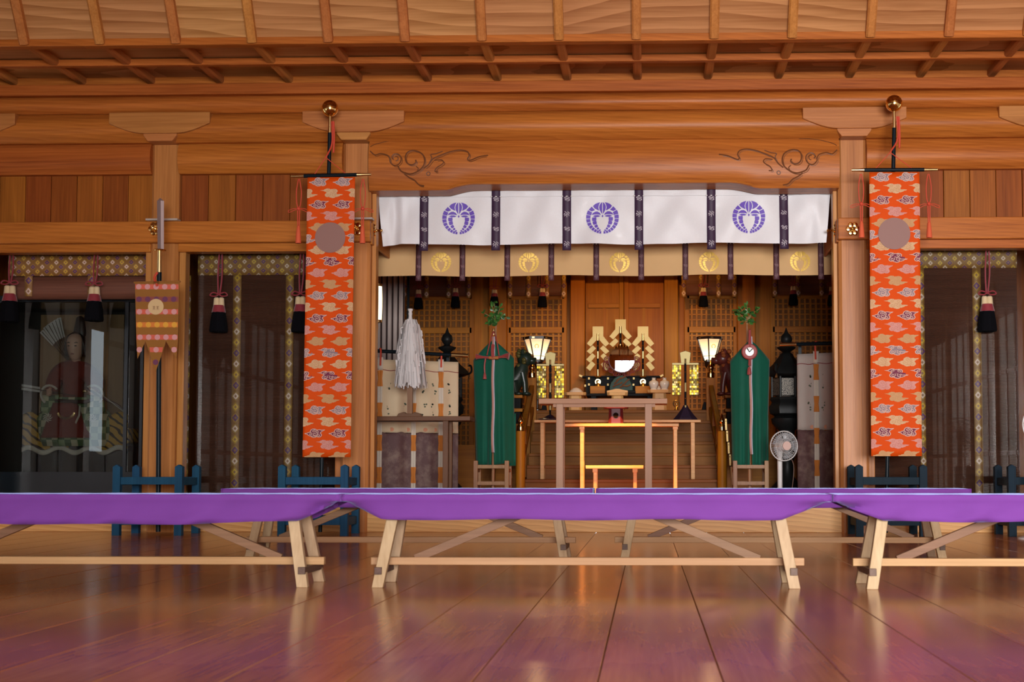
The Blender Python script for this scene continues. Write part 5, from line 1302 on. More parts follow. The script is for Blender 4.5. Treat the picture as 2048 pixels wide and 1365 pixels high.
build(MB().tube(bez([(p.x, Yl, z0 - 0.01), (p.x + 0.002, Yl, z0 - 0.08), (p.x - 0.02, Yl - .01, z0 - 0.12)], 5), .008, 8), 'bracket', BRASS, wl_)
build(MB().box(p.x - 0.05, p.x - 0.015, Yl - .05, Yl + .05, ZS, z1 + .6), 'mounting_post', INW, wl_)

# ================================================================ SAKAKI BRANCH STANDS WITH GREEN DRAPES
GREEN = cloth_mat('green_silk', (0.003, 0.082, 0.048), 0.7, 0.3, 500, 0.15)
RIBB = mat('pale_rose_ribbon', (0.42, 0.20, 0.16), 0.6); REDBR = mat('red_brocade', (0.30, 0.035, 0.030), 0.55, sheen=.2)
REDBR2 = mat('gold_red_brocade', (0.42, 0.16, 0.05), 0.5)
LEAF = [mat('sakaki_leaf', (0.020, 0.085, 0.016), 0.4), mat('sakaki_leaf_light', (0.045, 0.15, 0.022), 0.4)]
STANDW = wood('stand_wood', (0.20, 0.09, 0.04), (0.36, 0.18, 0.08), 'z', .45, vary=.1)
def sakaki(pxc, apex, lsh, rsh, lb, rb, Y, label, leafc, leafr, seed):
    rnd = random.Random(seed); c = at(pxc, 930, Y)
    t = thing('sakaki_stand', label, 'stand', (c.x, Y, ZS), 'sakaki branches over green silk drapes')
    top = at(leafc[0], leafc[1] + leafr[1] * .7, Y); zf = at(pxc, 981, Y).z
    build(MB().tube([(c.x, Y + .03, ZS + .03), (c.x + (top.x - c.x) * .7, Y + .03, at(pxc, 690, Y).z), tuple(top)], [.016, .014, .008], 10), 'pole', STANDW, t)
    A, Ls, Rs, Lb, Rb = [at(a[0], a[1], Y) for a in (apex, lsh, rsh, lb, rb)]
    for s in (0, 1):
        def f(u, v, s=s):   # u across half 0 centre..1 edge ; v 0 bottom..1 top
            sh, bt = (Ls, Lb) if s == 0 else (Rs, Rb)
            ze = bt.z + (sh.z - bt.z) * v; zc = Lb.z + (A.z - Lb.z) * v
            xe = bt.x + (sh.x - bt.x) * v
            cx_ = A.x + (0.02 if s else -0.02) * (1 - v) ** 2 * .6
            x = cx_ + (xe - cx_) * u; z = zc + (ze - zc) * u ** 1.15
            y = Y - 0.03 + 0.085 * u ** 2 - 0.016 * math.cos(u * 9 + s) * (1 - v) - 0.010 * math.sin(u * 16) * (1 - v)
            return (x, y, z)
        build(MB().grid(f, 16, 24), 'green_drape', GREEN, t, smooth=80, solid=.004)
    dx = 0.012
    def f2(u, v):  # second layer peeping out at the right hem
        return (Rb.x - .07 + .085 * u, Y + .055 + .01 * math.sin(u * 9), Rb.z - .03 + .5 * v)
    build(MB().grid(f2, 8, 8), 'under_drape', GREEN, t, smooth=80, solid=.004)
    zr = at(pxc, 700, Y).z
    pts = [Vector((A.x + .004 * math.sin(i), Y - .062 - .0 * i, A.z + .03 - (A.z - Lb.z) * i / 14)) for i in range(14)]
    build(MB().ribbon(pts, .024), 'ribbon', RIBB, t, solid=.002); build(MB().ribbon([p + Vector((.012, -.002, 0)) for p in pts], .008), 'ribbon', mat('lavender_ribbon', (.40, .36, .46), .6), t)
    # wooden frame
    hw = 31 / F * Y
    for s in (-1, 1):
        for yy in (Y - .10, Y + .16):
            build(MB().box(c.x + s * hw - .02, c.x + s * hw + .02, yy - .02, yy + .02, ZS, at(pxc, 922, Y).z), 'frame_post', STANDW, t, bevel=.003)
    for py in (934, 967):
        z = at(pxc, py, Y).z
        for yy in (Y - .10, Y + .16): build(MB().box(c.x - hw, c.x + hw, yy - .014, yy + .014, z - .016, z + .016), 'frame_rail', STANDW, t)
        for s in (-1, 1): build(MB().box(c.x + s * hw - .014, c.x + s * hw + .014, Y - .1, Y + .16, z - .05, z - .02), 'frame_rail', STANDW, t)
    build(MB().box(c.x - hw, c.x + hw, Y - .1, Y + .16, ZS + .01, ZS + .04), 'frame_base', STANDW, t)
    # branch
    m = MB(); st_ = MB(); lc = at(leafc[0], leafc[1], Y); rx, rz = leafr[0] / F * Y, leafr[1] / F * Y
    for i in range(13):
        a = rnd.uniform(0, 6.28); rr = rnd.uniform(.45, 1.0); e = Vector((lc.x + rx * rr * math.cos(a), Y + rnd.uniform(-.09, .09), lc.z + rz * rr * math.sin(a)))
        b0 = top.lerp(lc, rnd.uniform(.2, .8)); st_.tube(bez([tuple(top), tuple(b0), tuple(e)], 4), [.005] * 4 + [.0035] * 4 + [.002], 5)
        for k in range(11):
            q = b0.lerp(e, rnd.uniform(.25, 1.05)); d = Vector((rnd.uniform(-1, 1), rnd.uniform(-.7, .7), rnd.uniform(-.3, 1))).normalized(); L = rnd.uniform(.035, .055)
            s_ = d.cross(Vector((rnd.uniform(-1, 1), 1, rnd.uniform(-1, 1)))).normalized() * L * .27; up = d.cross(s_).normalized() * L * .06
            m.add([q, q + d * L * .35 + s_ - up, q + d * L * .75 + s_ * .8 - up, q + d * L, q + d * L * .75 - s_ * .8 - up, q + d * L * .35 - s_ - up, q + d * L * .5], [(0, 1, 6), (1, 2, 6), (2, 3, 6), (3, 4, 6), (4, 5, 6), (5, 0, 6)], rnd.randint(0, 1))
    o = build(m, 'leaves', LEAF, t, smooth=80); tag(o, kind='stuff'); build(st_, 'twigs', STANDW, o)
    return t, A
YS = 13.75
t, A = sakaki(985, (987.5, 681), (945.5, 720), (1027, 716), (950, 930), (1027, 926), YS, 'sakaki branch over a green drape carrying a red brocade sword bag, left of the steps', (992, 630), (26, 28), 5)
def px3(px, py, dy=0.0): p = at(px, py, YS + dy); return (p.x, YS + dy, p.z)
build(MB().tube([px3(952, 714, -.09), px3(957, 714, -.09), px3(966, 715, -.09), px3(985, 716, -.09), px3(1003, 714, -.09), px3(1012, 712, -.09), px3(1018, 713, -.09)], [.045, .034, .020, .020, .021, .038, .060], 12, flat=.6), 'sword_bag', REDBR, t)
build(MB().tube([px3(978, 716, -.105), px3(997, 716, -.105)], [.022, .022], 12, flat=.7), 'brocade_band', REDBR2, t)
build(MB().tube(bez([px3(986, 690, -.09), px3(985, 702, -.11), px3(986, 716, -.115)], 5), .017, 8), 'knot_cord', REDBR, t)
m = MB(); 
for s in (-1, 1): m.tube(bez([px3(987, 663, -.03), px3(987 + s * 6, 680, -.09), px3(986 + s * 12, 711, -.10)], 6), .006, 6)
m.tube(bez([px3(971, 718, -.10), px3(969, 732, -.105), px3(969.5, 746, -.105)], 5), .007, 6); build(m, 'cord', REDBR, t)
build(MB().lathe([(.004, 0), (.012, -.02), (.018, -.06), (.016, -.065)], px3(969.5, 745, -.105), 12), 'tassel', REDBR, t)
build(MB().lathe([(.012, -.03), (.016, 0), (.010, .03)], px3(987.5, 664, -.01), 10), 'gilt_ferrule', BRASS, t)
t, A = sakaki(1500, (1500, 681), (1461, 722), (1540, 720), (1464.5, 934), (1535, 930), YS, 'sakaki branch over a green drape carrying a small round mirror, right of the steps', (1494, 628), (28, 32), 9)
c = px3(1499, 704, -.10); rr = 15.5 / F * YS
build(MB().lathe([(rr * .2, .004), (rr, .004), (rr * 1.02, -.006), (rr * .9, -.014), (rr * .55, -.012)], c, 28, 0, 'y'), 'mirror_frame', REDBR, t)
build(MB().lathe([(rr * .56, -.013), (rr * .54, -.017), (rr * .1, -.018)], c, 28, 0, 'y'), 'mirror_disc', mat('white_mirror_disc', (.62, .60, .56), .25), t)
build(MB().tube([px3(1494.5, 697, -.13), px3(1499, 704.5, -.13), px3(1505, 698, -.13)], .005, 6), 'thin_cord', BLACKSILK, t)
for a, b, r0 in ((660, 694, .014), (715, 732, .012)): build(MB().tube([px3(1499.5, a, -.09), px3(1499.5, b, -.10)], [r0 * .8, r0 * 1.2], 8), 'knot_cord', REDBR, t)
build(MB().lathe([(.006, 0), (.017, -.02), (.022, -.07), (.012, -.078)], px3(1498.5, 734, -.10), 12), 'tassel', REDBR, t)
build(MB().ball(px3(1499.5, 661, -.06), .012, 8, 6), 'gilt_bead', GOLD, t)

# ================================================================ CURTAIN SCREENS (KICHO)
KUP = cloth_mat('cream_kicho_silk', (0.60, 0.46, 0.30), .7, .2, 500, .06); KUP2 = cloth_mat('grey_kicho_silk', (0.44, 0.38, 0.34), .7, .2, 500, .06)
def mauve(name, c1, c2):
    m = mat(name, c1, .75); t = NT(m); a = t.noise(t.coords((1, 1, 1)), 9, 5, .65); b = t.noise(t.coords((1, 1, 1)), 120, 2)
    t.l(t.mix(t.math('MULTIPLY', b, .5), t.ramp(a, [(.45, c1), (.66, c2)]), tuple(x * .6 for x in c1)), t.p.inputs['Base Color']); return m
KLO = mauve('mauve_flower_silk', (0.115, 0.052, 0.052), (0.24, 0.155, 0.125))
KOR = cloth_mat('orange_braid', (0.52, 0.17, 0.03), .7, .1, 300, .25); KWH = cloth_mat('white_braid', (0.60, 0.51, 0.42), .7, .1, 300, .1)
KLEAF = mat('print_dark_green', (0.075, 0.085, 0.045), .7); KPINK = mat('print_salmon', (0.58, 0.24, 0.13), .7)
def kicho(p0, p1, pr0, pr1, pyt, pybnd, label, braids, upm, ends):
    (x0, Y0), (x1, Y1) = p0, p1
    P0, P1 = at(x0, pyt[0], Y0), at(x1, pyt[1], Y1)
    zt0_, zt1_ = P0.z, P1.z; zt = (zt0_ + zt1_) / 2
    n2 = Vector((P0.y - P1.y, -(P0.x - P1.x), 0)); n2 = Vector((-(P1.y - P0.y), (P1.x - P0.x), 0)).normalized() * -1
    if n2.y > 0: n2 = -n2
    t = thing('curtain_screen', label, 'curtain screen', ((P0.x + P1.x) / 2, (P0.y + P1.y) / 2, ZS), 'silk curtain screens on lacquer rods')
    L = math.hypot(P1.x - P0.x, P1.y - P0.y)
    def pos(u, z, off=0.0):
        fold = .012 * math.sin(u * L * 17) + .007 * math.sin(u * L * 41 + 1)
        k = min(1, (zt - z) * 3)
        b = Vector((P0.x + (P1.x - P0.x) * u, P0.y + (P1.y - P0.y) * u, z)); return b + n2 * (fold * k + off)
    zb = az(pybnd, (Y0 + Y1) / 2, (x0 + x1) / 2)
    build(MB().grid(lambda u, v: pos(u, zb + (zt - zb) * v), 50, 14), 'upper_silk', upm, t, smooth=80, solid=.002)
    build(MB().grid(lambda u, v: pos(u, ZS + .01 + (zb + .005 * math.sin(u * 31) + .003 * math.sin(u * 70) - ZS - .01) * v, .003), 80, 14), 'flowered_hem', KLO, t, smooth=80, solid=.002)
    build(MB().tube([pos(u / 30, zt - .10 + .006 * math.sin(u), .004) for u in range(31)], .0035, 5), 'thread', WINE, t)
    hwb = .027
    ra, rb = at(pr0[0], pr0[1], Y0), at(pr1[0], pr1[1], Y1)
    rod0, rod1 = ra, rb
    build(MB().tube([ra, rb], .0175, 12), 'lacquer_rod', POLE, t)
    for (e, s) in ends:
        q = ra if e == 0 else rb; d = (rb - ra).normalized() * (1 if e == 0 else -1)
        build(MB().tube([q - d * .001, q + d * .17], .0195, 12), 'gilt_rod_end', BRASS, t)
    for f in (.12, .88):
        q = ra.lerp(rb, f) - n2 * .16
        build(MB().box(q.x - .015, q.x + .015, q.y - .015, q.y + .015, ZS, q.z), 'rod_post', POLE, t)
        build(MB().bar((q.x - n2.x * .2, q.y - n2.y * .2, ZS + .02), (q.x + n2.x * .15, q.y + n2.y * .15, ZS + .02), .05, .04), 'post_foot', POLE, t)
    for u in braids:
        z = zt - .105; i = 0
        while z > ZS + .02:
            z2 = max(z - .155, ZS + .01)
            hz = hwb * (1 if i % 2 == 0 else .85)
            m = MB()
            for s in (-.5, .5):
                m.tube([pos(u, z, .012) + Vector((s * hz * 1.05, 0, 0)), pos(u, (z + z2) / 2, .013) + Vector((s * hz * (.55 if i % 2 == 0 else 1.0), 0, 0)), pos(u, z2, .012) + Vector((s * hz * 1.05, 0, 0))], hz * .5, 6, flat=.4)
            build(m, 'orange_braid' if i % 2 == 0 else 'white_braid', KOR if i % 2 == 0 else KWH, t)
            z = z2; i += 1
        build(MB().grid(lambda a, v: pos(u, zt - .10 + .12 * v, .010) + Vector(((a - .5) * .055, 0, 0)), 2, 4), 'white_loop', KWH, t, solid=.002)
        q = rod0.lerp(rod1, u if pr0[0] < pr1[0] else u); q = Vector((pos(u, zt).x, pos(u, zt).y, ra.z + (rb.z - ra.z) * u))
        build(MB().tube(bez([tuple(pos(u, zt - .06, .018)), tuple(q + n2 * .026), tuple(q + Vector((0, 0, .022))), tuple(q - n2 * .02)], 5), .009, 6), 'red_cord', REDCORD, t)
    m = MB(); rnd = random.Random(len(label))
    for u in [b + s for b in braids for s in (-.07, .09)]:
        for fz in (.30, .42, .68, .80):
            q0 = pos(min(max(u + rnd.uniform(-.02, .02), .03), .97), zb + (zt - .1 - zb) * (fz + rnd.uniform(-.03, .03)))
            for k in range(3):
                a = rnd.uniform(0, 6.28); cc = q0 + Vector((.014 * math.cos(a + k * 2.1), 0, .014 * math.sin(a + k * 2.1))) + n2 * .004
                m.poly([cc + Vector((.010 * math.cos(w * math.pi / 3), 0, .009 * math.sin(w * math.pi / 3))) for w in range(6)], 0)
        q0 = pos(min(max(u + .02, .03), .97), zb + .03) + n2 * .004
        m.poly([q0 + Vector((.022 * math.cos(w * math.pi / 5), 0, .02 * math.sin(w * math.pi / 5))) for w in range(10)], 1)
    tag(build(m, 'flower_print', [KLEAF, KPINK], t, smooth=0), kind='stuff')
    return t
kicho((700, 13.72), (917, 14.2), (690, 699), (935, 712), (715, 727), 866, 'cream silk curtain screen with mauve hem and orange braids, left of the steps', (.27, .58, .83), KUP, ((1, 1),))
kicho((1594, 14.2), (1760, 13.75), (1561, 690), (1770, 684), (708, 702), 860, 'greyish silk curtain screen with mauve hem and orange braid, beside the right pillar', (.24, .75), KUP2, ((0, 1),))
# pale side curtains at the far left
t = thing('side_curtain', 'pale striped side curtain in the dark behind the wall lamp', 'curtain', (at(778, 700, 15.6).x, 15.6, ZS))
xa, xb = ax(750, 15.6), ax(806, 15.6)
PALEC = mat('pale_curtain', (0.58, 0.48, 0.44), .8)
for i in range(5):
    a, b = xa + (xb - xa) * i / 5, xa + (xb - xa) * (i + 1) / 5
    build(MB().grid(lambda u, v: (a + (b - a) * u + .006 * math.sin(v * 5 + i), 15.6 + .03 * math.sin(u * math.pi) + .04 * i * 0, ZS + .3 + 2.6 * v), 6, 10), 'cloth_panel', PALEC, t, smooth=80, solid=.003)
    build(MB().box(b - .009, b + .005, 15.585, 15.6, ZS + .3, ZS + 2.9), 'dark_band', mat('dark_band', (.03, .012, .012), .8) if i == 0 else bpy.data.materials['dark_band'], t)
build(MB().tube([(xa - .05, 15.6, ZS + 2.9), (xb + .05, 15.6, ZS + 2.9)], .012, 8), 'curtain_rod', POLE, t)
for xx in (xa - .04, xb + .04): build(MB().box(xx - .012, xx + .012, 15.62, 15.645, ZS, ZS + 2.92), 'rod_post', POLE, t)

# ================================================================ WHITE PAPER WAND (ONUSA) ON THE LEFT TABLE
yo = 13.36; zt13 = az(833, 13.18, 815); po = at(820, 833, yo)
t = thing('purification_wand', 'large wand of white paper streamers standing on a wooden base, left side', 'paper wand', (po.x, yo, zt13))
SW = wood('wand_base_wood', (.09, .036, .016), (.19, .085, .036), 'x', .45)
xo = po.x
m = MB().ext([(xo - .12, zt13), (xo + .12, zt13), (xo + .10, zt13 + .03), (xo + .05, zt13 + .045), (xo + .03, zt13 + .03), (xo - .03, zt13 + .03), (xo - .05, zt13 + .045), (xo - .10, zt13 + .03)], yo - .05, yo + .05, 'y')
build(m, 'base', SW, t, bevel=.003)
zt = at(820, 620, yo).z; zs0 = at(820, 776, yo).z
build(MB().box(xo - .024, xo + .024, yo - .024, yo + .024, zt13 + .02, zs0 + .12), 'post', wood('wand_post_wood', (.16, .075, .036), (.28, .14, .07), 'z', .45), t)
WP = mat('white_paper_streamer', (.66, .61, .60), .75)
build(MB().lathe([(.010, 0), (.019, -.035), (.016, -.06), (.024, -.11), (.05, -.17)], (xo - .004, yo, zt), 14), 'paper_neck', WP, t)
build(MB().lathe([(.026, .004), (.022, -.012), (.010, -.03)], (xo - .004, yo, zt + .004), 12), 'neck_top', WP, t)
rnd = random.Random(21); m = MB()
lvl = [(640, 682, 14, 22, 90), (650, 708, 21, 25, 100), (668, 735, 25, 27, 110), (690, 752, 26, 28.5, 110), (700, 776, 26, 31, 190)]
for a, b, r0, r1, n in lvl:
    z0_, z1_ = at(820, a, yo).z, at(820, b, yo).z; r0 *= yo / F; r1 *= yo / F
    for i in range(n):
        th = rnd.uniform(0, 6.283); rr = math.sqrt(rnd.uniform(.35, 1.1)); tw = rnd.uniform(-.6, .6); zz1 = z1_ + rnd.uniform(-.012, .045); jj = rnd.uniform(-.018, .018)
        pts = []
        for k in range(6):
            f = k / 5; r = (r0 * .8 + (r1 - r0 * .8) * f ** .75) * rr; z = z0_ + rnd.uniform(-.004, .004) + (zz1 - z0_) * f
            pts.append(Vector((xo + r * math.cos(th) + jj * f, yo + r * math.sin(th), z)))
        nn = Vector((math.cos(th + tw), math.sin(th + tw), .1)); m.ribbon(pts, rnd.uniform(.009, .014), 0, nn)
for i in range(60):   # loose strips sticking out
    th = rnd.uniform(0, 6.283); z = at(820, rnd.uniform(650, 745), yo).z; f = (zt - z) / (zt - zs0); r = (.05 + .085 * f)
    p = Vector((xo + r * math.cos(th), yo + r * math.sin(th), z)); q = p + Vector((.03 * math.cos(th), .03 * math.sin(th), -.012)); m.ribbon([p, q, q + Vector((.006, 0, -.05))], .011, 0, (math.sin(th), -math.cos(th), .2))
tag(build(m, 'paper_streamers', WP, t, smooth=0), kind='stuff')

# ================================================================ BLACK LANTERNS, GUARDIAN LIONS, FANS
DARKB = mat('dark_bronze', (0.008, 0.009, 0.009), .45, .0, spec=.18)
FIRE = mat('pierced_bronze_panel', (.10, .085, .065), .5, .4); t_ = NT(FIRE)
vo = t_.n('ShaderNodeTexVoronoi', feature='DISTANCE_TO_EDGE'); t_.l(t_.coords((1, 1, 1), False), vo.inputs['Vector']); vo.inputs['Scale'].default_value = 75
t_.l(t_.mix(t_.math('LESS_THAN', vo.outputs['Distance'], .12), (.17, .145, .115), (.012, .012, .012)), t_.p.inputs['Base Color'])
def tall_lantern(px, Y, k, label):
    c = at(px, 900, Y); t = thing('bronze_lantern', label, 'lantern', (c.x, Y, ZS), 'black bronze lanterns beside the curtain screens'); x = c.x
    Z = lambda py: at(px, py, Y).z
    build(MB().lathe([(.20, ZS), (.20, ZS + .06), (.14, ZS + .12), (.07, ZS + .2), (.06, Z(925)), (.10, Z(905)), (.075, Z(890)), (.08, Z(862)), (.15, Z(848)), (.16, Z(838)), (.10, Z(830))], (x, Y, 0), 24), 'shaft', DARKB, t)
    build(MB().lathe([(.10, Z(836)), (.17, Z(828)), (.18, Z(815)), (.15, Z(806)), (.17, Z(800)), (.16, Z(795))], (x, Y, 0), 6), 'lower_platform', DARKB, t)
    for kk in range(6):
        a = kk * math.pi / 3 + math.pi / 6; n_ = Vector((math.cos(a), math.sin(a), 0)); s_ = Vector((-n_.y, n_.x, 0)); o = Vector((x, Y, 0)) + n_ * .125
        z0, z1 = Z(792), Z(758); m = MB().poly([o - s_ * .062 + Vector((0, 0, z0)), o + s_ * .062 + Vector((0, 0, z0)), o + s_ * .062 + Vector((0, 0, z1)), o - s_ * .062 + Vector((0, 0, z1))])
        build(m, 'pierced_panel', FIRE, t, solid=.004, smooth=0)
        a2 = kk * math.pi / 3; e = Vector((x + .148 * math.cos(a2), Y + .148 * math.sin(a2), 0))
        build(MB().tube([e + Vector((0, 0, Z(796))), e + Vector((0, 0, Z(754)))], .013, 6), 'corner_post', DARKB, t)
        d = Vector((math.cos(a2), math.sin(a2), 0)); b = Vector((x, Y, 0))
        build(MB().tube(bez([tuple(b + d * .12 + Vector((0, 0, Z(738)))), tuple(b + d * .21 + Vector((0, 0, Z(748)))), tuple(b + d * .255 + Vector((0, 0, Z(744)))), tuple(b + d * .25 + Vector((0, 0, Z(733)))), tuple(b + d * .225 + Vector((0, 0, Z(732))))], 5), .012, 6), 'curled_corner', DARKB, t)
        build(MB().lathe([(.004, 0), (.012, -.02), (.016, -.04), (.002, -.045)], tuple(b + d * .235 + Vector((0, 0, Z(750)))), 8), 'hanging_bell', BRASS, t)
    build(MB().lathe([(.135, Z(756)), (.235, Z(750)), (.215, Z(742)), (.14, Z(730)), (.085, Z(716)), (.06, Z(708)), (.03, Z(704))], (x, Y, 0), 6), 'roof', DARKB, t)
    build(MB().lathe([(.03, Z(706)), (.09, Z(698)), (.095, Z(695)), (.04, Z(692)), (.03, Z(690)), (.055, Z(684)), (.062, Z(679)), (.05, Z(672)), (.02, Z(666)), (.008, Z(658)), (.001, Z(655))], (x, Y, 0), 18), 'jewel_finial', DARKB, t)
tall_lantern(893, 15.0, 1, 'black bronze lantern rising behind the cream curtain screen')
tall_lantern(1574, 14.75, 1, 'black bronze lantern behind the electric fan')

def lion(px, Y, face, mt, accent, label):
    c = at(px, 790, Y); zt = at(px, 792, Y).z; x = c.x
    b = thing('statue_stand', 'low wooden stand with black panels under the %s guardian lion' % ('left' if face > 0 else 'right'), 'stand', (x - face * .075, Y, ZS), 'stands of the guardian lions'); xs_ = x - face * .075
    for z0, z1, w_, mm_ in ((zt - .03, zt, .145, INX), (zt - .14, zt - .03, .125, LACQ), (zt - .175, zt - .14, .145, INX), (zt - .30, zt - .175, .125, LACQ), (ZS, zt - .30, .14, INX)):
        build(MB().box(xs_ - w_, xs_ + w_, Y - w_ * .9, Y + w_ * .9, z0, z1), 'panel' if mm_ is LACQ else 'shelf_board', mm_, b, bevel=.004)
    t = thing('guardian_lion', label, 'statue', (x, Y, zt), 'seated guardian lions')
    f = face; m = MB()
    # seated body: rump, chest and neck as one lofted trunk
    path = [(-f * .075, .03, .10), (-f * .07, .09, .115), (-f * .03, .16, .105), (f * .03, .235, .092), (f * .055, .30, .075), (f * .065, .34, .06)]
    m.tube([(x + a, Y, zt + z) for a, z, r in path], [r * .95 for a, z, r in path], 16)
    for s in (-1, 1):
        m.tube([(x + f * .06, Y + s * .055, zt + .24), (x + f * .085, Y + s * .06, zt + .13), (x + f * .09, Y + s * .06, zt + .03)], [.04, .028, .024], 10)
        m.ball((x + f * .105, Y + s * .06, zt + .02), .034, 10, 8, sz=.6, sx=1.3)
        m.tube([(x - f * .08, Y + s * .08, zt + .10), (x - f * .01, Y + s * .10, zt + .13), (x + f * .0, Y + s * .10, zt + .03)], [.055, .042, .024], 10)
        m.ball((x + f * .025, Y + s * .10, zt + .018), .032, 10, 8, sz=.55, sx=1.4)
    build(m, 'body', mt, t)
    m = MB(); hc = (x + f * .085, Y, zt + .39)
    m.ball(hc, .085, 16, 12, sz=.95); m.ball((hc[0] + f * .07, Y, hc[2] - .02), .05, 12, 8, sz=.8, sy=1.1)
    m.ball((hc[0] + f * .105, Y, hc[2] + .0), .018, 8, 6)
    for s in (-1, 1): m.lathe([(.022, 0), (.02, .03), (.004, .055)], (hc[0] - f * .02, Y + s * .07, hc[2] + .05), 8)
    hd = build(m, 'head', mt, t)
    m = MB()
    for i in range(16):
        a = i * 2.4; r = .085 + .008 * (i % 3); m.ball((hc[0] - f * .035 + .03 * math.cos(a * 1.3), Y + r * math.cos(a), hc[2] + r * math.sin(a) * .9), .026, 8, 6)
    tag(build(m, 'mane_curls', accent, t), kind='stuff')
    m = MB()
    for s in (-1, 1): m.ball((hc[0] + f * .072, Y + s * .035, hc[2] + .035), .013, 8, 6)
    m.ball((hc[0] + f * .11, Y, hc[2] - .035), .02, 8, 6, sz=.4); tag(build(m, 'gilt_face', GOLD, t), kind='stuff')
    m = MB().tube(bez([(x - f * .14, Y, zt + .08), (x - f * .19, Y, zt + .16), (x - f * .15, Y, zt + .26), (x - f * .18, Y, zt + .33)], 5), [.03] * 5 + [.045] * 5 + [.03] * 5 + [.008], 10); build(m, 'tail', accent, t)
lion(1034, 15.3, 1, mat('dark_green_lion', (.014, .026, .018), .35), mat('green_gilt_mane', (.10, .085, .02), .4, .3), 'dark green guardian lion with gilt face, half hidden behind the left green drape')
lion(1462, 15.3, -1, mat('red_brown_lion', (.10, .018, .014), .35), mat('red_gilt_mane', (.30, .075, .02), .4, .3), 'red-brown guardian lion, half hidden behind the right green drape')

FANW = mat('white_fan_plastic', (.62, .58, .56), .4); FANC = mat('pink_fan_cap', (.66, .44, .38), .4)
FANB = mat('translucent_fan_blade', (.55, .55, .58), .25); NTb = NT(FANB); FANB.node_tree.nodes['Principled BSDF'].inputs['Alpha'].default_value = .3
def fan(px, py, Y, z0, rpx, label, turn):
    c = at(px, py, Y); r = rpx / F * Y
    t = thing('electric_fan', label, 'fan', (c.x, Y, z0), 'white electric pedestal fans')
    rot = Matrix.Rotation(R(turn), 4, 'Z'); 
    def W(x, y, z): v = rot @ Vector((x, y, z)); return (c.x + v.x, Y + v.y, c.z + v.z)
    m = MB(); n = 36
    for k in range(n):
        a = 2 * math.pi * k / n; ca, sa = math.cos(a), math.sin(a)
        m.tube([W(r * .30 * ca, -.055, r * .30 * sa), W(r * .7 * ca, -.045, r * .7 * sa), W(r * ca, -.005, r * sa)], .0009, 4, False)
        m.tube([W(r * .35 * ca, .05, r * .35 * sa), W(r * .8 * ca, .045, r * .8 * sa), W(r * ca, .005, r * sa)], .0012, 4, False)
    for rr, y in ((.5, -.051), (.75, -.042)): m.tube([W(r * rr * math.cos(a * math.pi / 18), y, r * rr * math.sin(a * math.pi / 18)) for a in range(37)], .0013, 4, False)
    tag(build(m, 'guard_wires', FANW, t), kind='stuff')
    build(MB().tube([W(r * math.cos(a * math.pi / 18), 0, r * math.sin(a * math.pi / 18)) for a in range(37)], .005, 8, False), 'guard_rim', FANW, t)
    pc = W(0, -.062, 0); m = MB(); vs = [W(r * .30 * math.cos(a * math.pi / 12), y, r * .30 * math.sin(a * math.pi / 12)) for y in (-.050, -.064) for a in range(24)]
    m.add(vs, [(a, (a + 1) % 24, 24 + (a + 1) % 24, 24 + a) for a in range(24)] + [tuple(range(24, 48)), tuple(range(23, -1, -1))]); build(m, 'centre_cap', FANC, t)
    for b in range(5):
        m = MB()
        def bl(u, v): a = b * 2 * math.pi / 5 + (u - .5) * (.75 + .35 * v); q = r * (.2 + .68 * v); return W(q * math.cos(a), -.02 + .03 * (u - .5), q * math.sin(a))
        build(m.grid(bl, 6, 5), 'blade', FANB, t, smooth=80)
    m = MB(); m.tube([W(0, -.03, 0), W(0, .05, 0), W(0, .14, 0)], [.04, .05, .035], 14); build(m, 'motor', FANW, t)
    q = W(0, .09, -.02)
    build(MB().tube([(q[0], q[1], q[2]), (q[0], q[1], q[2] - .12), (q[0], q[1], z0 + .02)], [.03, .024, .022], 12), 'stem', FANW, t)
    build(MB().lathe([(.16, 0), (.16, .012), (.05, .035), (.025, .05)], (q[0], q[1], z0), 24), 'foot', FANW, t)
    build(MB().tube(bez([tuple(Vector(q) + Vector((.03, .02, -.02))), (q[0] + .13, q[1] + .05, q[2] - .15), (q[0] + .10, q[1] + .04, q[2] - .45), (q[0] + .08, q[1] + .02, z0 + .02)], 6), .004, 6), 'power_cord', mat('brown_power_cord', (.12, .06, .04), .6), t)
fan(1568, 892.5, 13.22, ZS, 29.5, 'white electric fan with pink cap before the right curtain screen', 20)
fan(2085, 850, 11.0, 0.0, 41, 'white electric fan just entering at the right photo edge', 10)
# ================================================================ GLASS CASE WITH WARRIOR DOLL
YC = 12.66; YD = 13.02
x0, x1 = ax(-140, YC), ax(284, YC)
case = thing('doll_case', 'black-framed glass case holding the warrior doll, behind the left bay', 'display case', ((x0 + x1) / 2, YC + .4, ZS))
LB = mat('black_case_lacquer', (.006, .010, .013), .25, coat=.3)
zb1, zt0, zt1 = az(946, YC, 150), az(604, YC, 150), az(591, YC, 150); yb = 13.52
build(MB().box(x0, x1, YC, yb, ZS, zb1), 'case_base', LB, case, bevel=.006)
build(MB().box(x0 - .005, x1 + .005, YC - .006, YC + .02, zb1 - .02, zb1 + .006), 'base_moulding', LB, case)
build(MB().box(x0, x1, YC, yb, zt0, zt1), 'case_top', LB, case, bevel=.004)
for px in (-136, 280): 
    for yy in (YC + .015, yb - .015): build(MB().box(ax(px, YC) - .013, ax(px, YC) + .013, yy - .013, yy + .013, zb1, zt0), 'corner_post', LB, case)
build(MB().box(ax(245, YC), ax(252, YC), YC, YC + .02, zb1, zt0), 'front_post', LB, case)
build(MB().box(x0, x1, yb - .02, yb, zb1, zt0), 'back_panel', mat('case_back_dark', (.015, .012, .010), .6), case)
GP_ = wood('tan_back_screen', (.20, .12, .06), (.30, .19, .10), 'z', .5, vary=0)
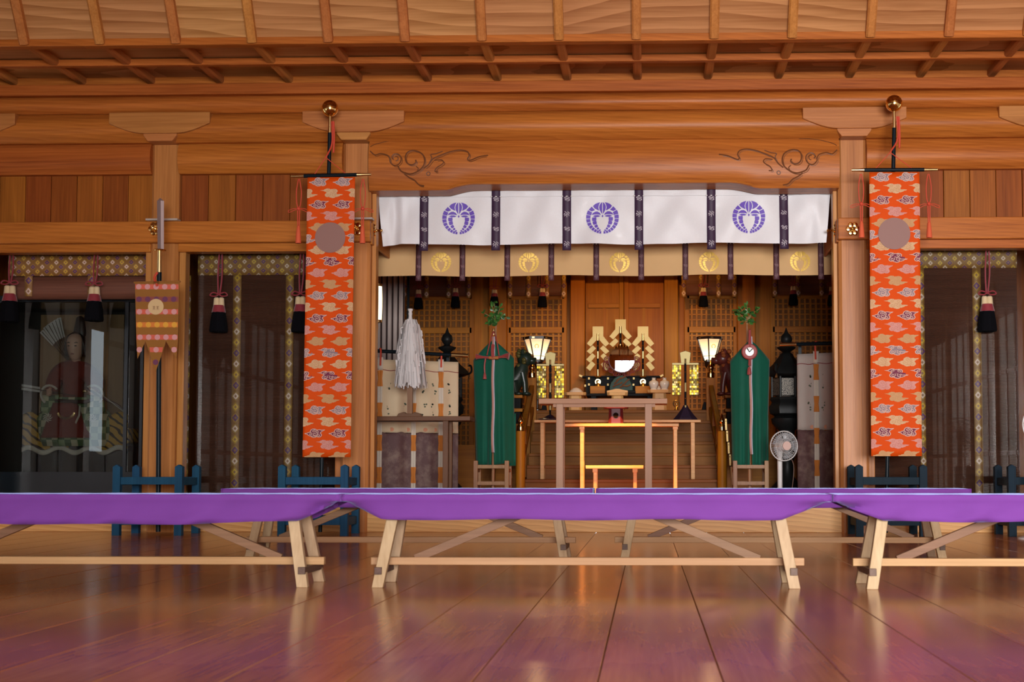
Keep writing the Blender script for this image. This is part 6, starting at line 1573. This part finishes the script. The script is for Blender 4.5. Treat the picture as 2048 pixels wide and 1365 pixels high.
build(MB().box(ax(76, 13.42), ax(243, 13.42), 13.42, 13.44, zb1, az(630, 13.42, 150)), 'tan_screen', GP_, case)
GLASSD = GLASSP.copy(); GLASSD.name = 'shade_tinted_case_glass'  # tint darkened so the glass puts the case's shade on the doll
for _nd in GLASSD.node_tree.nodes:
    if _nd.type == 'BSDF_TRANSPARENT': _nd.inputs[0].default_value = (.70, .72, .70, 1)
for a, b in ((x0, ax(245, YC)), (ax(252, YC), x1)):
    build(MB().box(a + .01, b - .005, YC + .008, YC + .011, zb1, zt0), 'glass_pane', GLASSD, case)

dz = zb1 + .002
doll = thing('warrior_doll', 'seated warrior doll in red and green checked robes holding an arrow and a bow', 'doll', (ax(152, YD), YD, dz))
def D(px, py, dy=0.0): p = at(px, py, YD + dy); return Vector((p.x, YD + dy, p.z))
sc = YD / F
# tiger skin cushion the doll sits on
TIG = mat('tiger_skin', (.42, .24, .03), .7); t_ = NT(TIG)
wv = t_.n('ShaderNodeTexWave', wave_type='BANDS', bands_direction='DIAGONAL'); t_.l(t_.coords((1, 1, 1.6), False), wv.inputs[0]); wv.inputs['Scale'].default_value = 5.2; wv.inputs['Distortion'].default_value = 5; wv.inputs['Detail'].default_value = 2
t_.l(t_.mix(t_.math('LESS_THAN', wv.outputs[1], .22), (.44, .25, .03), (.02, .012, .006)), t_.p.inputs['Base Color'])
TRIM = mat('white_scalloped_trim', (.52, .48, .42), .7)
a, b = D(47, 830), D(257, 830); zt = D(150, 830).z; zb = D(150, 898).z
sk = MB()
def tg(u, v): x = a.x + (b.x - a.x) * u; return (x, YD - .01 - .02 * math.sin(u * 9), zb + .025 * math.sin(u * 22) + (zt - zb) * v)
skin = build(sk.grid(tg, 40, 8), 'tiger_skin', TIG, doll, smooth=80, solid=.008)
build(MB().box(a.x, b.x, YD + .0, YD + .3, dz + .0, zb + .05), 'seat_platform', LB, doll)
build(MB().box(a.x, b.x, YD + .0, YD + .28, zb + .05, zt - .12), 'skin_top', TIG, doll, bevel=.02)
def tr(u, v): x = a.x + (b.x - a.x) * u; z = zb + .025 * math.sin(u * 22); return (x, YD - .022 - .02 * math.sin(u * 9), z - .035 + .045 * v)
build(MB().grid(tr, 40, 2), 'white_trim', TRIM, skin, smooth=80, solid=.012)
# robes
REDR = cloth_mat('dull_red_robe', (.17, .028, .022), .75, .2, 300, .25)
CHK = mat('green_check_robe', (.2, .25, .1), .75); t_ = NT(CHK)
ck = t_.n('ShaderNodeTexChecker'); t_.l(t_.coords((1, .35, 1), False), ck.inputs[0]); ck.inputs['Scale'].default_value = 17; ck.inputs[1].default_value = (.40, .38, .25, 1); ck.inputs[2].default_value = (.06, .12, .05, 1)
ck2 = t_.n('ShaderNodeTexChecker'); t_.l(t_.coords((1, .35, 1), False), ck2.inputs[0]); ck2.inputs['Scale'].default_value = 8.5; ck2.inputs[1].default_value = (1, 1, 1, 1); ck2.inputs[2].default_value = (.55, .75, .6, 1)
t_.l(t_.mix(1.0, ck.outputs[0], ck2.outputs[0], 'MULTIPLY'), t_.p.inputs['Base Color'])
SKIN = mat('doll_skin', (.55, .33, .24), .45); HAIR = mat('doll_hair', (.008, .007, .007), .5)
def loft(levels, seg=24, pw=2.0):
    m = MB(); vs = []
    for (px, py, rx, ry, dy) in levels:
        c = D(px, py, dy)
        for k in range(seg):
            t = 2 * math.pi * k / seg; cc, ss = math.cos(t), math.sin(t)
            e = 2 / pw
            vs.append(c + Vector((rx * sc * math.copysign(abs(cc) ** e, cc), ry * math.copysign(abs(ss) ** e, ss), 0)))
    n = len(levels)
    m.add(vs, [(i * seg + k, i * seg + (k + 1) % seg, (i + 1) * seg + (k + 1) % seg, (i + 1) * seg + k) for i in range(n - 1) for k in range(seg)] + [tuple(range(seg - 1, -1, -1)), tuple(range((n - 1) * seg, n * seg))])
    return m
# hips and crossed legs under wide checked trousers, with red apron in front
build(loft([(152, 893, 66, .12, .02), (153, 880, 72, .15, .02), (152, 860, 76, .15, .02), (151, 838, 78, .14, .03), (150, 820, 66, .125, .04), (148, 806, 46, .11, .05), (147, 796, 36, .10, .05)], 32, 2.6), 'checked_trousers', CHK, doll)
def apron(u, v):
    py = 806 + 70 * (1 - v); wpx = 24 + 27 * (1 - v); px = 130 + 2 * (1 - v) + (u - .5) * 2 * wpx
    p = D(px, py, -.135 - .045 * (1 - v) + .05 * (2 * u - 1) ** 2 + .008 * math.sin(u * 14)); return tuple(p)
build(MB().grid(apron, 14, 10), 'red_apron', REDR, doll, smooth=80, solid=.006)
build(MB().ribbon([D(160, 812, -.125), D(158, 832, -.15), D(146, 858, -.16), D(156, 874, -.15)], .018), 'white_edge', TRIM, doll, solid=.004)
# torso with shoulders, one surface from waist to collar; sleeves joined by a skin-modifier body
me = bpy.data.meshes.new('robe'); J = {'pel': (148, 806, .05), 'wst': (147, 785, .05), 'chs': (145, 757, .04), 'shl': (145, 738, .04), 'nck': (148, 724, .03),
     'ls': (118, 742, .04), 'le': (106, 770, -.02), 'lh': (103, 786, -.10), 'rs': (174, 742, .04), 're': (194, 768, -.02), 'rh': (186, 786, -.10)}
RD = {'pel': .115, 'wst': .115, 'chs': .13, 'shl': .10, 'nck': .055, 'ls': .085, 'le': .085, 'lh': .055, 'rs': .085, 're': .09, 'rh': .055}
keys = list(J); vv = [D(a, b, c) - doll.location for a, b, c in J.values()]
ed = [('pel', 'wst'), ('wst', 'chs'), ('chs', 'shl'), ('shl', 'nck'), ('shl', 'ls'), ('ls', 'le'), ('le', 'lh'), ('shl', 'rs'), ('rs', 're'), ('re', 'rh')]
me.from_pydata([tuple(v) for v in vv], [(keys.index(a), keys.index(b)) for a, b in ed], [])
robe = bpy.data.objects.new('robe', me); COL.objects.link(robe); robe.parent = doll; me.materials.append(REDR)
md = robe.modifiers.new('skin', 'SKIN'); md.use_smooth_shade = True
for i, k in enumerate(keys):
    sv = me.skin_vertices[0].data[i]; sv.radius = (RD[k], RD[k] * (.85 if k in ('pel', 'wst', 'chs') else 1)); sv.use_root = (k == 'pel')
md = robe.modifiers.new('sub', 'SUBSURF'); md.levels = 2; md.render_levels = 2
# wide sleeve openings with pale rims
for hx, s in ((100, -1), (188, 1)):
    c = D(hx, 786, -.10)
    pts = [c + Vector((.075 * math.cos(k * math.pi / 10) * 1.1, -.02 * math.sin(k * math.pi / 10), .085 * math.sin(k * math.pi / 10) - .02)) for k in (range(-3, 9) if s > 0 else range(2, 14))]
    build(MB().tube(pts, .011, 6), 'sleeve_rim', TRIM, doll)
    build(MB().grid(lambda u, v: tuple(c + Vector(((u - .5) * .15 + s * .02 * (1 - v), .015 + .03 * math.sin(u * 3.14), -.02 - .17 * (1 - v) * (1 - .3 * abs(u - .5))))), 6, 6), 'hanging_sleeve', CHK, doll, smooth=80, solid=.006)
build(MB().tube([D(112, 801, -.06), D(130, 803, -.10), D(150, 804, -.11), D(172, 804, -.09), D(186, 800, -.06)], [.02, .026, .027, .026, .02], 10, flat=.7), 'sash', mat('dark_sash', (.03, .012, .012), .7), doll)
# head: lofted skull with face
m = MB(); hc = D(151, 696, -.01); vs = []; prof = [(-27, .2), (-24.5, .42), (-20, .60), (-13, .78), (-5, .90), (3, .97), (11, 1.0), (18, .94), (24, .74), (28, .40), (29.5, .06)]
seg = 24
for h_, r in prof:
    for k in range(seg):
        t = 2 * math.pi * k / seg; x = math.cos(t); y = math.sin(t); rad = 17.5 * sc * r
        fy = -1 if y < 0 else 1
        yy = rad * 1.08 * y
        if y < -.75 and -12 < h_ < 4: yy -= (.020 if h_ < -3 else .012) * (-(y) - .75) / .25 * (1 if abs(x) < .3 else 0)     # nose
        if y < -.6 and 1 < h_ < 9: yy += .006                                                                            # eye sockets
        vs.append((hc.x + rad * x, hc.y + yy, hc.z + h_ * sc))
m.add(vs, [(i * seg + k, i * seg + (k + 1) % seg, (i + 1) * seg + (k + 1) % seg, (i + 1) * seg + k) for i in range(len(prof) - 1) for k in range(seg)] + [tuple(range(seg - 1, -1, -1)), tuple(range((len(prof) - 1) * seg, len(prof) * seg))])
m.tube([hc + Vector((0, .02, -22 * sc)), hc + Vector((0, .03, -36 * sc))], [.040, .048], 12)
for s in (-1, 1): m.ball((hc.x + s * 17.5 * sc, hc.y + .01, hc.z - 1 * sc), .018, 10, 8, sz=1.5, sx=.45)
head = build(m, 'head', SKIN, doll, smooth=80)
m = MB()
for s in (-1, 1):
    e = Vector((hc.x + s * 6.8 * sc, hc.y - 17.2 * sc, hc.z + 2.5 * sc)); m.ball(tuple(e), .0125, 10, 6, sz=.38)
    m.tube([e + Vector((-s * .014, -.003, .024)), e + Vector((s * .004, -.003, .032)), e + Vector((s * .022, .006, .026))], [.003, .0045, .002], 6)
build(m, 'eyes_and_brows', HAIR, head)
build(MB().ball((hc.x, hc.y - 15.2 * sc, hc.z - 13.5 * sc), .016, 10, 6, sz=.30), 'mouth', mat('doll_lips', (.26, .04, .035), .5), head)
m = MB()
def hair(u, v):
    t = math.pi * (-.16 + 1.32 * u); h_ = -16 + 47 * v; r = 18.8 * sc * (1.0 if v < .6 else math.sqrt(max(0.02, 1 - ((v - .6) / .42) ** 2)))
    return (hc.x + r * math.cos(t), hc.y + r * 1.1 * math.sin(t) + .006, hc.z + h_ * sc)
build(m.grid(hair, 20, 12), 'hair', HAIR, head, smooth=80, solid=.006)
m = MB()
for s in (-1, 1): m.tube([hc + Vector((s * 17 * sc, -.03, 12 * sc)), hc + Vector((s * 19.5 * sc, -.01, -2 * sc)), hc + Vector((s * 18 * sc, .0, -16 * sc))], [.012, .016, .008], 8)
build(m, 'side_locks', HAIR, head)
build(MB().lathe([(.055, 0), (.062, .03), (.045, .12), (.035, .17), (.01, .185)], (hc.x + .03, hc.y + .02, hc.z + 24 * sc), 14, 0, 'z', 1.0, .6), 'black_cap', HAIR, doll)
# hands: palm with four fingers and a thumb curled around a shaft
def hand(px, py, dy, s, name):
    c = D(px, py, dy); m = MB()
    m.ball(tuple(c), .030, 12, 8, sz=1.05, sx=.75, sy=1.15)
    for k in range(4):
        zf = .022 - k * .0145; l_ = (.034, .038, .036, .028)[k]
        m.tube(bez([tuple(c + Vector((-s * .012, -.022, zf))), tuple(c + Vector((-s * .004, -.040, zf))), tuple(c + Vector((s * (l_ * .55), -.044, zf))), tuple(c + Vector((s * (l_ * .75), -.030, zf - .002)))], 3), .0078, 7)
    m.tube(bez([tuple(c + Vector((s * .012, -.012, .026))), tuple(c + Vector((s * .024, -.030, .036))), tuple(c + Vector((s * .014, -.046, .034)))], 3), .009, 7)
    return build(m, name, SKIN, doll)
hand(99, 786, -.17, 1, 'hand'); hand(187, 785, -.17, -1, 'hand')
# quiver arrows fanned behind the shoulder
FEA = mat('white_feather', (.50, .48, .47), .7); SHA = mat('dark_shaft', (.05, .03, .02), .5)
for i in range(6):
    a_ = D(139, 726, .10 + .006 * i); f = i / 5; b_ = D(84 + 34 * f, 662 - 26 * f ** .7 + 2, .12 + .006 * i)
    d_ = (b_ - a_); q0, q1 = a_ + d_ * .58, a_ + d_ * 1.02
    ar = build(MB().tube([a_, b_], .004, 6), 'quiver_arrow', SHA, doll)
    n_ = Vector((-d_.z, 0, d_.x)).normalized() * .021
    build(MB().add([q0 - n_ * .7, q0 + n_ * .7, q1 + n_, q1 - n_], [(0, 1, 2, 3)]), 'fletching', FEA, ar, solid=.002, smooth=0)
ar = build(MB().tube([D(38, 774, -.19), D(60, 777, -.19), D(150, 792, -.21)], .0045, 6), 'held_arrow', SHA, doll)
for s in (-1, 1):
    q0, q1 = D(43, 774.5 + s * 1.0, -.19), D(80, 780 + s * 1.0, -.19); n_ = Vector((0, 0, -s * .022))
    build(MB().add([q0, q1, q1 + n_ * .9, q0 + n_], [(0, 1, 2, 3)]), 'fletching', FEA, ar, solid=.002, smooth=0)
bow = build(MB().tube(bez([D(172, 776, -.20), D(188, 786, -.22), D(212, 800, -.2), D(236, 812, -.17), D(251, 826, -.15)], 6), [.010] * 12 + [.014] * 8 + [.008] * 5, 8), 'bow', mat('dark_purple_bow', (.05, .02, .03), .4), doll)
build(MB().tube([D(172, 776, -.205), D(210, 795, -.23), D(250, 826, -.155)], .003, 5), 'bowstring', TRIM, bow)
build(MB().ball(tuple(D(170, 783, -.19)), .024, 12, 8, sz=.8), 'sword_pommel', GOLD, doll)
# gilt ring and pinwheel crests on the robe
c = D(133, 824, -.17); build(MB().tube([c + Vector((.075 * math.cos(R(k)), -.004, .06 * math.sin(R(k)) )) for k in range(-170, -5, 9)], .012, 8), 'gilt_ring', BRASS, doll)
for px, py in ((97, 836), (186, 838)):
    c = D(px, py, -.145); m = MB()
    for k in range(9):
        a_ = k * 2 * math.pi / 9; m.ribbon([c + Vector((.008 * math.cos(a_), -.02, .008 * math.sin(a_))), c + Vector((.028 * math.cos(a_ + .35), -.022, .028 * math.sin(a_ + .35))), c + Vector((.045 * math.cos(a_ + .8), -.02, .045 * math.sin(a_ + .8)))], [.004, .011, .003])
    build(m, 'pinwheel_crest', TRIM, doll, smooth=0)
